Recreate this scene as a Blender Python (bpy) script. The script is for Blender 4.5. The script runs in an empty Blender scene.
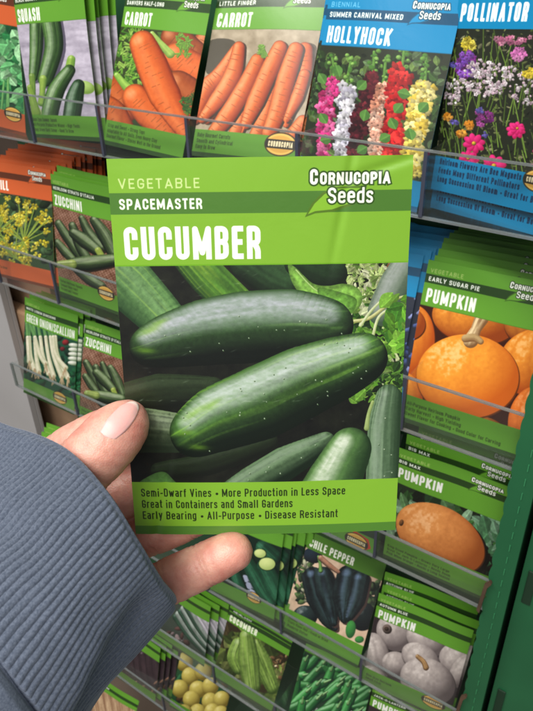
import bpy, bmesh, math
import numpy as np
from mathutils import Vector, Matrix
from mathutils.bvhtree import BVHTree

# ------------------------------------------------------------------ camera model (rack frame: X along the trays, Y into the rack, Z up)
F = 674.; CX, CY = 266.5, 355.5
nrm = lambda v: v/np.linalg.norm(v)
_dn = nrm(np.array([302-CX, 1442-CY, F])); _lf = nrm(np.array([-841-CX, -26-CY, F]))
XA = -_lf; ZA = -_dn; ZA = nrm(ZA-XA*(XA@ZA)); YA = np.cross(ZA, XA)
R = np.array([XA, YA, ZA])
def PT(x, y, d):                      # world point seen at (x,y) at camera depth d (metres)
    return R@(np.array([x-CX, y-CY, F])*d/F)
def ON(x, y, Y):                      # same on the plane Y = const
    d = R@np.array([x-CX, y-CY, F]); return d*Y/d[1]
def proj(P):
    c = P@R; return np.stack([CX+F*c[:, 0]/c[:, 2], CY+F*c[:, 1]/c[:, 2]], 1)
W, H = .0825, .1143
MW, MH = 82.5, 114.3
LOC = np.array([[-W/2, 0, H], [W/2, 0, H], [W/2, 0, 0], [-W/2, 0, 0]])
def rotv(w):
    t = np.linalg.norm(w)+1e-12; k = w/t; K = np.array([[0, -k[2], k[1]], [k[2], 0, -k[0]], [-k[1], k[0], 0]])
    return np.eye(3)+np.sin(t)*K+(1-np.cos(t))*K@K
def fit(q, y0=.361, prior=True, wt=(1, 1, 1, 1)):
    q = np.array(q, float)
    def res(p):
        r = ((proj(LOC@rotv(p[3:]).T+p[:3])-q)*np.array(wt)[:, None]).ravel()
        if prior: r = np.concatenate([r, [(p[1]-y0)*900, (p[3]+.2)*20, p[4]*15, p[5]*30]])
        return r
    b = q[2:].mean(0); p = np.concatenate([ON(b[0], b[1], y0), [-.15, 0, 0]]); lam = 1e-3
    for it in range(80):
        r = res(p); J = np.zeros((len(r), 6))
        for i in range(6):
            s = p.copy(); s[i] += 1e-6; J[:, i] = (res(s)-r)/1e-6
        A = J.T@J; dp = np.linalg.solve(A+lam*np.diag(np.diag(A)), -J.T@r)
        if (res(p+dp)**2).sum() < (r**2).sum(): p = p+dp; lam = max(lam*.5, 1e-9)
        else: lam = min(lam*3, 1e6)
    return p
def homog(src, dst):
    A = []
    for (x, y), (u, v) in zip(src, dst):
        A += [[x, y, 1, 0, 0, 0, -u*x, -u*y], [0, 0, 0, x, y, 1, -v*x, -v*y]]
    h = np.linalg.solve(np.array(A, float), np.array(dst, float).ravel()); return np.append(h, 1).reshape(3, 3)
def hap(Hm, P):
    P = np.atleast_2d(np.array(P, float)); v = np.c_[P, np.ones(len(P))]@Hm.T; return v[:, :2]/v[:, 2:]

C = bpy.context.scene.collection
def tag(o, label=None, cat=None, group=None, kind=None):
    if label: o['label'] = label
    if cat: o['category'] = cat
    if group: o['group'] = group
    if kind: o['kind'] = kind
    return o

# ------------------------------------------------------------------ a small printing press: artwork drawn onto each packet's printed face
def vn(x, y, seed=0):
    xi = np.floor(x).astype(np.int64); yi = np.floor(y).astype(np.int64); fx = x-xi; fy = y-yi
    fx = fx*fx*(3-2*fx); fy = fy*fy*(3-2*fy)
    def h(a, b):
        n = (a*374761393+b*668265263+seed*974711) & 0xffffffff
        n = ((n ^ (n >> 13))*1274126177) & 0xffffffff
        return ((n ^ (n >> 16)) & 0xffff)/65535.
    return (h(xi, yi)*(1-fx)+h(xi+1, yi)*fx)*(1-fy)+(h(xi, yi+1)*(1-fx)+h(xi+1, yi+1)*fx)*fy
def fbm(x, y, seed=0, o=4):
    s = 0; a = .5
    for i in range(o): s = s+a*vn(x*2**i, y*2**i, seed+i*7); a *= .5
    return s/(1-.5**o)
def cat(pts, n=8, closed=False):
    P = np.array(pts, float); N = len(P); out = []
    rng_ = range(N if closed else N-1)
    for i in rng_:
        g = (lambda k: P[k % N]) if closed else (lambda k: P[min(max(k, 0), N-1)])
        a, b, c, d = g(i-1), g(i), g(i+1), g(i+2)
        for k in range(n):
            t = k/n; out.append(.5*((2*b)+(-a+c)*t+(2*a-5*b+4*c-d)*t*t+(-a+3*b-3*c+d)*t**3))
    if not closed: out.append(P[-1])
    return np.array(out)
c_ = lambda *a: np.array(a, float)/255.

T_ = {}
def _g(s, *strokes, w=.5, desc=0): T_[s] = (w, strokes)
r = 1
_g('A', [(0, 0), (.5, 1), (1, 0)], [(.2, .27), (.8, .27)], w=.56)
_g('B', [(0, 0), (0, 1), (1, 1, r), (1, .53, r), (0, .53)], [(.4, .53), (1, .53, r), (1, 0, r), (0, 0)])
_g('C', [(1, .74), (1, 1, r), (0, 1, r), (0, 0, r), (1, 0, r), (1, .26)])
_g('D', [(0, 0), (0, 1), (1, 1, r), (1, 0, r), (0, 0)])
_g('E', [(1, 1), (0, 1), (0, 0), (1, 0)], [(0, .52), (.85, .52)], w=.42)
_g('F', [(1, 1), (0, 1), (0, 0)], [(0, .5), (.85, .5)], w=.41)
_g('G', [(1, .76), (1, 1, r), (0, 1, r), (0, 0, r), (1, 0, r), (1, .47), (.5, .47)])
_g('H', [(0, 0), (0, 1)], [(1, 0), (1, 1)], [(0, .52), (1, .52)])
_g('I', [(.5, 0), (.5, 1)], w=.2)
_g('J', [(0, .25), (0, 0, r), (1, 0, r), (1, 1)], w=.42)
_g('K', [(0, 0), (0, 1)], [(1, 1), (.08, .42)], [(.3, .58), (1, 0)], w=.52)
_g('L', [(0, 1), (0, 0), (1, 0)], w=.4)
_g('M', [(0, 0), (0, 1), (.5, .15), (1, 1), (1, 0)], w=.68)
_g('N', [(0, 0), (0, 1), (1, 0), (1, 1)], w=.53)
_g('O', [(0, .5), (0, 1, r), (1, 1, r), (1, 0, r), (0, 0, r), (0, .5)])
_g('P', [(0, 0), (0, 1), (1, 1, r), (1, .42, r), (0, .42)])
_g('R', [(0, 0), (0, 1), (1, 1, r), (1, .46, r), (0, .46)], [(.5, .46), (1, .3, r), (1, 0)])
_g('Q', [(0, .5), (0, 1, r), (1, 1, r), (1, 0, r), (0, 0, r), (0, .5)], [(.6, .2), (1, -.08)])
_g('S', [(1, .78), (1, 1, r), (0, 1, r), (0, .56, r), (1, .46, r), (1, 0, r), (0, 0, r), (0, .22)])
_g('T', [(0, 1), (1, 1)], [(.5, 0), (.5, 1)], w=.45)
_g('U', [(0, 1), (0, 0, r), (1, 0, r), (1, 1)])
_g('V', [(0, 1), (.5, 0), (1, 1)], w=.54)
_g('W', [(0, 1), (.25, 0), (.5, .9), (.75, 0), (1, 1)], w=.8)
_g('X', [(0, 0), (1, 1)], [(0, 1), (1, 0)])
_g('Y', [(0, 1), (.5, .45), (1, 1)], [(.5, .45), (.5, 0)], w=.52)
_g('Z', [(0, 1), (1, 1), (0, 0), (1, 0)], w=.46)
x_ = .74
_g('a', [(.05, x_), (1, x_, r), (1, 0)], [(1, .44), (0, .44, r), (0, 0, r), (1, 0, r), (1, .25)], w=.44)
_g('b', [(0, 1), (0, 0), (1, 0, r), (1, x_, r), (0, x_)], w=.45)
_g('c', [(1, .56), (1, x_, r), (0, x_, r), (0, 0, r), (1, 0, r), (1, .18)], w=.43)
_g('d', [(1, 1), (1, 0), (0, 0, r), (0, x_, r), (1, x_)], w=.45)
_g('e', [(0, .39), (1, .39), (1, x_, r), (0, x_, r), (0, 0, r), (1, 0, r), (1, .12)], w=.46)
_g('f', [(.4, 0), (.4, 1, r), (1, 1)], [(0, .72), (.95, .72)], w=.3)
_g('g', [(1, x_), (1, -.25, r), (0, -.25)], [(1, x_), (0, x_, r), (0, 0, r), (1, 0)], w=.45)
_g('h', [(0, 0), (0, 1)], [(0, x_), (1, x_, r), (1, 0)], w=.45)
_g('i', [(.5, 0), (.5, .68)], [(.5, 1.0), (.5, 1.02)], w=.2)
_g('j', [(.5, x_), (.5, -.25)], w=.2)
_g('k', [(0, 0), (0, 1)], [(1, x_), (.1, .3)], [(.35, .45), (1, 0)], w=.44)
_g('l', [(.5, 0), (.5, 1)], w=.2)
_g('m', [(0, 0), (0, x_), (.5, x_, r), (.5, 0)], [(.4, x_), (1, x_, r), (1, 0)], w=.68)
_g('n', [(0, 0), (0, x_), (1, x_, r), (1, 0)], w=.45)
_g('o', [(0, .37), (0, x_, r), (1, x_, r), (1, 0, r), (0, 0, r), (0, .37)], w=.45)
_g('p', [(0, -.25), (0, x_), (1, x_, r), (1, 0, r), (0, 0)], w=.45)
_g('q', [(1, -.25), (1, x_), (0, x_, r), (0, 0, r), (1, 0)], w=.45)
_g('r', [(0, 0), (0, x_), (1, x_)], w=.32)
_g('s', [(1, .62), (1, x_, r), (0, x_, r), (0, .42, r), (1, .34, r), (1, 0, r), (0, 0, r), (0, .12)], w=.42)
_g('t', [(.4, 1), (.4, 0, r), (1, 0)], [(0, .72), (.95, .72)], w=.3)
_g('u', [(0, x_), (0, 0, r), (1, 0), (1, x_)], w=.45)
_g('v', [(0, x_), (.5, 0), (1, x_)], w=.46)
_g('w', [(0, x_), (.25, 0), (.5, .65), (.75, 0), (1, x_)], w=.66)
_g('y', [(0, x_), (.5, 0)], [(1, x_), (.3, -.27)], w=.46)
_g('x', [(0, 0), (1, x_)], [(0, x_), (1, 0)], w=.46)
_g('z', [(0, x_), (1, x_), (0, 0), (1, 0)], w=.42)
_g('-', [(0, .38), (1, .38)], w=.3)
_g("'", [(.5, .8), (.5, 1)], w=.2)
_g('.', [(.5, 0), (.5, .04)], w=.2)
_g('•', [(.0, .34), (1., .34)], [(.0, .42), (1, .42)], [(.12, .26), (.88, .26)], [(.12, .5), (.88, .5)], w=.36)
_g(' ', w=.2)
_g(',', [(.5, 0), (.4, -.1)], w=.2)
_g('/', [(0, 0), (1, 1)], w=.3)

def path(st, cw, ch):
    P = [(p[0]*cw, p[1]*ch) for p in st]; rr = [len(p) > 2 for p in st]; n = len(P); out = [P[0]]
    for i in range(1, n-1):
        if not rr[i]: out.append(P[i]); continue
        a, b, c = map(np.array, (P[i-1], P[i], P[i+1]))
        la, lc = np.linalg.norm(a-b), np.linalg.norm(c-b)
        R_ = min(la*(.5 if rr[i-1] else 1), lc*(.5 if rr[i+1] else 1), max(cw*.5, 1e-6))
        s, e = b+(a-b)/la*R_, b+(c-b)/lc*R_
        for k in range(7):
            t = k/6; out.append(tuple((1-t)**2*s+2*t*(1-t)*(b*.85+(s+e)*.075)+t*t*e))
    out.append(P[-1]); return out

class Art:
    def __init__(s, corners, k=5, seed=1):
        s.k = k; s.w = int(MW*k); s.h = int(MH*k)
        s.Hm = homog(corners, [(0, 0), (MW, 0), (MW, MH), (0, MH)]); s.Hi = np.linalg.inv(s.Hm)
        u, v = np.meshgrid((np.arange(s.w)+.5)/k, (np.arange(s.h)+.5)/k); s.U, s.V = u, v
        P = hap(s.Hi, np.c_[u.ravel(), v.ravel()]); s.X = P[:, 0].reshape(u.shape); s.Y = P[:, 1].reshape(u.shape)
        s.im = np.zeros((s.h, s.w, 3)); s.rg = np.random.default_rng(seed)
        c = hap(s.Hm, [corners[3]]); s.px = 1/np.sqrt(abs((corners[1][0]-corners[0][0])*(corners[3][1]-corners[0][1])/(MW*MH)))/k  # mm per px... texel
        s.aa = np.sqrt(abs((corners[1][0]-corners[0][0])*(corners[3][1]-corners[0][1]))/(s.w*s.h))*1.2
        s.clip = (0, MH)
    def sl(s, x0, y0, x1, y1, mm=False):
        if not mm:
            q = hap(s.Hm, [(x0, y0), (x1, y0), (x1, y1), (x0, y1)]); x0, y0 = q.min(0); x1, y1 = q.max(0)
        y0 = max(y0, s.clip[0]); y1 = min(y1, s.clip[1])
        a, b = int(max(0, x0*s.k-1)), int(min(s.w, x1*s.k+2)); c, d = int(max(0, round(y0*s.k))), int(min(s.h, round(y1*s.k)))
        if b <= a or d <= c: return None
        return (slice(c, d), slice(a, b))
    def put(s, S, al, col):
        im = s.im[S]; s.im[S] = im*(1-al[..., None])+np.clip(col, 0, 1.2)*al[..., None]
    def rect(s, u0, v0, u1, v1, col):
        S = s.sl(u0, v0, u1, v1, True)
        if S: s.im[S] = col
    def bandpoly(s, pts, col):        # polygon in mm
        s.poly([tuple(p) for p in hap(s.Hi, pts)], col, smooth=False)
    def tube(s, pts, rad, base, dark=None, hi=None, gl=.35, hw=.16, lit=(-.3, -.65), streak=.25, sn=6, n=6, blot=.2, pale=None, seed=None, edge=.0):
        P = cat(pts, n); rr = np.interp(np.linspace(0, 1, len(P)), np.linspace(0, 1, len(rad)), rad)
        m = max(rad)+1; S = s.sl(P[:, 0].min()-m, P[:, 1].min()-m, P[:, 0].max()+m, P[:, 1].max()+m)
        if S is None: return
        X, Y = s.X[S], s.Y[S]; best = np.full(X.shape, 1e9); nx = np.zeros(X.shape); ny = nx.copy(); tt = nx.copy(); tn = nx.copy(); rad_ = nx.copy()+1; L0 = 0
        for i in range(len(P)-1):
            a, b = P[i], P[i+1]; d = b-a; l = np.hypot(*d)+1e-9; t = np.clip(((X-a[0])*d[0]+(Y-a[1])*d[1])/l/l, 0, 1)
            ex, ey = X-a[0]-d[0]*t, Y-a[1]-d[1]*t; ra = rr[i]+(rr[i+1]-rr[i])*t; q = np.hypot(ex, ey)/ra
            M = q < best; best[M] = q[M]; nx[M] = (ex/ra)[M]; ny[M] = (ey/ra)[M]; tt[M] = (L0+t*l)[M]; tn[M] = ((-ex*d[1]+ey*d[0])/l/ra)[M]; rad_[M] = ra[M]; L0 += l
        al = np.clip((1-best)*rad_/s.aa+.5, 0, 1)
        nz = np.sqrt(np.clip(1-best**2, 0, 1)); sd = seed if seed is not None else int(s.rg.integers(1e6))
        lx, ly = lit; lz = .72; D = np.clip(nx*lx+ny*ly+nz*lz, 0, 1)
        base = np.array(base); dark = base*.22 if dark is None else np.array(dark); hi = np.array([1, 1, 1.]) if hi is None else np.array(hi)
        ang = np.arcsin(np.clip(tn, -1, 1))
        m1 = vn(ang*sn+11, tt/(rad_*3)+3, sd)*2-1; m2 = fbm(X/3.+sd % 91, Y/3., sd)*2-1
        m3 = vn(X/.9+7, Y/.9, sd+1)*2-1; D = np.clip(D*(1+streak*m1+blot*m2)+.05*m3*D, 0, 1.1)
        col = dark+(base-dark)*D[..., None]
        if pale is not None:
            pm = np.clip((vn(ang*sn*1.4+5, tt/(rad_*5), sd+3)-.62)*4, 0, 1)*np.clip(D*1.3, 0, 1); col = col+(np.array(pale)-col)*(pm*.55)[..., None]
        hn = math.sqrt((lx*.75)**2+(ly*.75)**2+.64); h = (nx*(lx*.75)+ny*(ly*.75)+nz*.8)/hn; hw_ = hw*.55; sp = np.clip((h-(1-hw_))/hw_, 0, 1)**1.4*gl*(.55+.55*fbm(X/5., Y/2.5, sd+9)+.35*vn(ang*sn*2, tt/rad_, sd+5))
        col = col+(hi-col)*np.clip(sp, 0, 1)[..., None]
        if edge: col = col*(1-edge*np.clip((best-.8)*5, 0, 1))[..., None]
        s.put(S, al, col)
    def poly(s, pts, col, smooth=True, shade=0, mott=0, seed=3, fn=None, soft=1.):
        P = cat(pts, 6, True) if smooth else np.array(pts, float)
        S = s.sl(P[:, 0].min()-1, P[:, 1].min()-1, P[:, 0].max()+1, P[:, 1].max()+1)
        if S is None: return
        X, Y = s.X[S], s.Y[S]; ins = np.zeros(X.shape, bool); dm = np.full(X.shape, 1e9)
        for i in range(len(P)):
            a, b = P[i], P[(i+1) % len(P)]; d = b-a; l2 = d@d+1e-12
            t = np.clip(((X-a[0])*d[0]+(Y-a[1])*d[1])/l2, 0, 1); dm = np.minimum(dm, np.hypot(X-a[0]-d[0]*t, Y-a[1]-d[1]*t))
            cnd = (a[1] > Y) != (b[1] > Y); xs = a[0]+(Y-a[1])*d[0]/(d[1] if abs(d[1]) > 1e-9 else 1e-9); ins ^= cnd & (X < xs)
        sdm = np.where(ins, dm, -dm); al = np.clip(sdm/(s.aa*soft)+.5, 0, 1)
        c = np.broadcast_to(np.array(col, float), X.shape+(3,)).copy()
        if fn: c = fn(X, Y, sdm)
        if mott: c = c*(1+mott*(fbm(X/3, Y/3, seed)*2-1))[..., None]
        if shade: c = c*(1-shade*np.clip(1-dm/6, 0, 1))[..., None]
        s.put(S, al, c)
    def ell(s, x, y, rx, ry, ang, col, dark=None, lit=(-.35, -.6), hi=0, mott=.15, ribs=0, ribc=.3, aa=None, cx=0, cy=0, lobes=0, leaf=False):
        m = max(rx, ry)+1; S = s.sl(x-m, y-m, x+m, y+m)
        if S is None: return
        X, Y = s.X[S]-x, s.Y[S]-y; ca, sa = math.cos(ang), math.sin(ang); u = (X*ca+Y*sa)/rx; v = (-X*sa+Y*ca)/ry; q = np.hypot(u, v)
        rr = 1.
        if leaf: q = np.maximum(np.abs(u), np.abs(v)/np.clip(1-u*u, .03, 1)*1.0)
        if lobes: th = np.arctan2(v, u); rr = .78+.22*np.abs(np.cos(th*lobes/2+x))
        al = np.clip((rr-q)*min(rx, ry)/(aa or s.aa)+.5, 0, 1); nz = np.sqrt(np.clip(1-q*q, 0, 1))
        gx, gy = u*ca-v*sa, u*sa+v*ca; D = np.clip(gx*lit[0]+gy*lit[1]+nz*.72, 0, 1)
        col = np.array(col); dark = col*.35 if dark is None else np.array(dark)
        D = D*(1+mott*(fbm(X/3+x, Y/3+y, 5)*2-1))
        if ribs:
            th = np.arctan2(v-cy, (u-cx)); uu = (u-cx*(1-q*q))/np.sqrt(np.clip(1-(v)**2, .05, 1)); rb = np.abs(np.sin(np.arcsin(np.clip(uu, -1, 1))*ribs)); D = D*(1-ribc*(1-rb)**2.2)
        if leaf: D = .62+.3*np.sign(v)*.5+.35*np.exp(-(v/.12)**2)+mott*(fbm(X/2+x, Y/2+y, 5)*2-1)
        c = dark+(col-dark)*D[..., None]
        if hi: c = c+(1-c)*(np.clip((D-.86)*6, 0, 1)*hi)[..., None]
        s.put(S, al, c)
    def scatter(s, x0, y0, x1, y1, n, cols, r0, r1, asp=(.3, .7), inside=None, mott=.3, lobes=0, hi=0, dk=.4, leaf=False):
        for i in range(n):
            x, y = s.rg.uniform(x0, x1), s.rg.uniform(y0, y1)
            if inside and not inside(x, y): continue
            rr = s.rg.uniform(r0, r1); c = np.array(cols[s.rg.integers(len(cols))])*s.rg.uniform(.75, 1.15)
            s.ell(x, y, rr, rr*s.rg.uniform(*asp), s.rg.uniform(0, 3.14), c, c*dk, mott=mott, lobes=lobes, hi=hi, leaf=leaf)
    def text(s, st, p0, p1=None, cap=5, th=.17, col=(1, 1, 1), gap=.16, photo=False, span=None, grow=0, slant=0, wid=1.):
        if photo:
            q = hap(s.Hm, [p0, p1]); p0, p1 = q[0], q[1]
        p0 = np.array(p0, float); sc = lambda ch: 1.
        adv = [(T_[c][0]+gap) for c in st]; tot = sum(adv)-gap
        if p1 is not None: d = np.array(p1)-p0; L = np.hypot(*d); ww = L/(tot*cap); d = d/L
        else: ww = wid; d = np.array([1., 0])
        up = np.array([d[1], -d[0]]); x = 0; t = th*cap; mmaa = 1.1/s.k
        for ch, a in zip(st, adv):
            if ch == '•':
                q = p0+d*(x+a*cap*ww*.42)+up*cap*.38; rb = cap*.15; S = s.sl(q[0]-rb-1, q[1]-rb-1, q[0]+rb+1, q[1]+rb+1, True)
                if S: s.put(S, np.clip((rb-np.hypot(s.U[S]-q[0], s.V[S]-q[1]))/mmaa+.5, 0, 1), np.array(col))
                x += a*cap*ww; continue
            w_, strokes = T_[ch]; gw = w_*cap*ww; cw = max(gw-t, 1e-3); chh = cap-t
            if ch in "Iil.'": cw = 1e-3
            for stq in strokes:
                P = path(stq, cw, chh); n = len(P)
                o = p0+d*(x+((gw-cw)/2 if ch in "Iil.'" else t/2))+up*t/2
                Q = [o+d*(px+slant*py)+up*py for px, py in P]
                Q = np.array(Q); m = t/2+grow+mmaa
                # butt ends: extend by t/2 squared off
                S = s.sl(Q[:, 0].min()-m, Q[:, 1].min()-m, Q[:, 0].max()+m, Q[:, 1].max()+m, True)
                if S is None: continue
                U, V = s.U[S], s.V[S]; dm = np.full(U.shape, 1e9)
                for i in range(len(Q)-1):
                    A, B = Q[i], Q[i+1]; e = B-A; l = np.hypot(*e)
                    if l < 1e-6: continue
                    tt = ((U-A[0])*e[0]+(V-A[1])*e[1])/l; pe = np.abs((U-A[0])*e[1]-(V-A[1])*e[0])/l
                    lo = -tt-(t/2 if i == 0 else 0); hi = tt-l-(t/2 if i == len(Q)-2 else 0)
                    out = np.maximum(lo, hi)
                    box = np.maximum(pe-t/2, out if True else 0)
                    if 0 < i: box = np.minimum(box, np.hypot(U-A[0], V-A[1])-t/2)
                    dm = np.minimum(dm, box)
                s.put(S, np.clip((-dm+grow)/mmaa+.5, 0, 1), np.array(col))
            x += a*cap*ww
        return p0+d*x
    def finish(s, name):
        im = np.ones((s.h, s.w, 4), np.float32); im[..., :3] = np.clip(s.im, 0, 1)
        I = bpy.data.images.new(name, s.w, s.h); I.pixels.foreach_set(im[::-1].ravel()); I.pack(); return I

STY = dict(green=(c_(95, 153, 45), c_(36, 64, 24), c_(172, 200, 112)), orange=(c_(200, 92, 46), c_(92, 46, 26), c_(235, 175, 130)),
           blue=(c_(6, 132, 184), c_(14, 74, 108), c_(120, 196, 232)), hero=(c_(127, 178, 48), c_(74, 120, 42), c_(202, 224, 146)))  # green is the hero print darkened: shade inside the rack put into its colour
def logo(a, sty, leafc):
    a.bandpoly([(53.2, 16), (55, 12.4), (58, 9.4), (62, 8), (70, 7.8), (69.5, 10), (66, 13), (61, 14.6), (56, 15)], leafc*.62)
    a.bandpoly([(54, 15.2), (55.8, 12.4), (58.5, 9.9), (62, 8.5), (68, 8.4), (68, 10.4), (65, 12.6), (60.6, 14), (56, 14.4)], leafc)
    dk = sty[1]*.75
    for g, c in ((.38, dk), (0, np.array([.98, .99, .95]))):
        e = a.text('C', (54.5, 7.4), cap=4.1, th=.2, col=c, grow=g, wid=1.05)
        a.text('ORNUCOPIA', (57.2, 7.4), (76.4, 7.4), cap=3.2, th=.22, col=c, grow=g, gap=.1)
        a.text('Seeds', (59.4, 12.4), (71.8, 12.4), cap=4.2, th=.16, col=c, grow=g, gap=.1)
def seal(a, u=69, v=104, w=13, red=False):
    y = a.sl(u-w/2, v-w/3, u+w/2, v+w/3, True)
    def E(rx, ry, col):
        S = a.sl(u-rx-1, v-ry-1, u+rx+1, v+ry+1, True)
        if S is None: return
        q = np.hypot((a.U[S]-u)/rx, (a.V[S]-v)/ry); a.put(S, np.clip((1-q)*ry*a.k*.8+.5, 0, 1), np.array(col))
    if red: a.bandpoly([(u-w*.3, v-w*.42), (u+w*.45, v-w*.3), (u+w*.62, v+w*.02), (u+w*.3, v+w*.3)], c_(190, 50, 30))
    E(w*.5, w*.32, c_(60, 44, 20)); E(w*.46, w*.285, c_(232, 186, 92)); E(w*.4, w*.23, c_(214, 160, 70))
    b = w*.12
    a.bandpoly([(u-w*.5, v), (u-w*.44, v-b), (u+w*.44, v-b), (u+w*.5, v), (u+w*.44, v+b), (u-w*.44, v+b)], c_(38, 32, 22))
    a.text('CORNUCOPIA', (u-w*.38, v+w*.075), (u+w*.38, v+w*.075), cap=w*.15, th=.2, col=c_(240, 224, 180))

def template(a, style, catg, sub, title, lines=(), v0=29, v1=96, cap=9.2, tcol=(.97, .97, .95), tw=None, hero=False, sl=None, lg=True, lx=66):
    st = STY[style]
    a.im[:] = st[0]; a.clip = (0, MH)
    k = a.rg.uniform(0, 9)
    a.rect(0, 0, MW, v0, st[0]); a.rect(0, 9, MW, 14.7, st[1])
    if not hero: a.rect(0, 0, MW, 0.0, st[0])
    a.clip = (v0, v1); a.rect(0, v0, MW, v1, c_(24, 26, 20))
    return st
def finish_template(a, st, catg, sub, title, lines, v0, v1, tend=None, lg=True, sl=None, cap=9.2, hero=False):
    a.clip = (0, MH)
    bot = st[0]*(1. if hero else .93)
    a.rect(0, v1, MW, 111.3, bot); a.rect(0, 111.3, MW, MH, st[1]*(1.05 if hero else 1.1))
    a.rect(0, v0-.35, MW, v0, st[0]*.8)
    if catg: a.text(catg, (2.7, 7.9), (2.7+2.38*len(catg)+.6, 7.9), cap=2.7, th=.15, col=st[2], gap=.2)
    if sub: a.text(sub, (2.5, 13.4), (2.5+2.27*len(sub), 13.4), cap=2.9, th=.2, col=(.97, .98, .95))
    if title: a.text(title, (3, 27.3 if v0 > 25 else v0-2), tend or (3+4.8*len(title)-.5, 27.3), cap=cap, th=.12 if tend else .17, col=(.95, .95, .93), gap=.15)
    for i, l in enumerate(lines):
        if l: a.text(l, (2.7, 101+i*3.95), (2.7+1.36*len(l) if not hero else [66.1, 49.7, 63.9][i], 101+i*3.95), cap=2.75, th=.135, col=c_(30, 44, 14))
    if lg: logo(a, st, st[0]*1.04)
    if sl: seal(a, **sl)

Zf = lambda ox, oy, s: (lambda x, y: (ox+x/s, oy+y/s))
G1, G2, G3 = c_(52, 96, 40), c_(96, 150, 60), c_(160, 196, 100)

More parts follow.
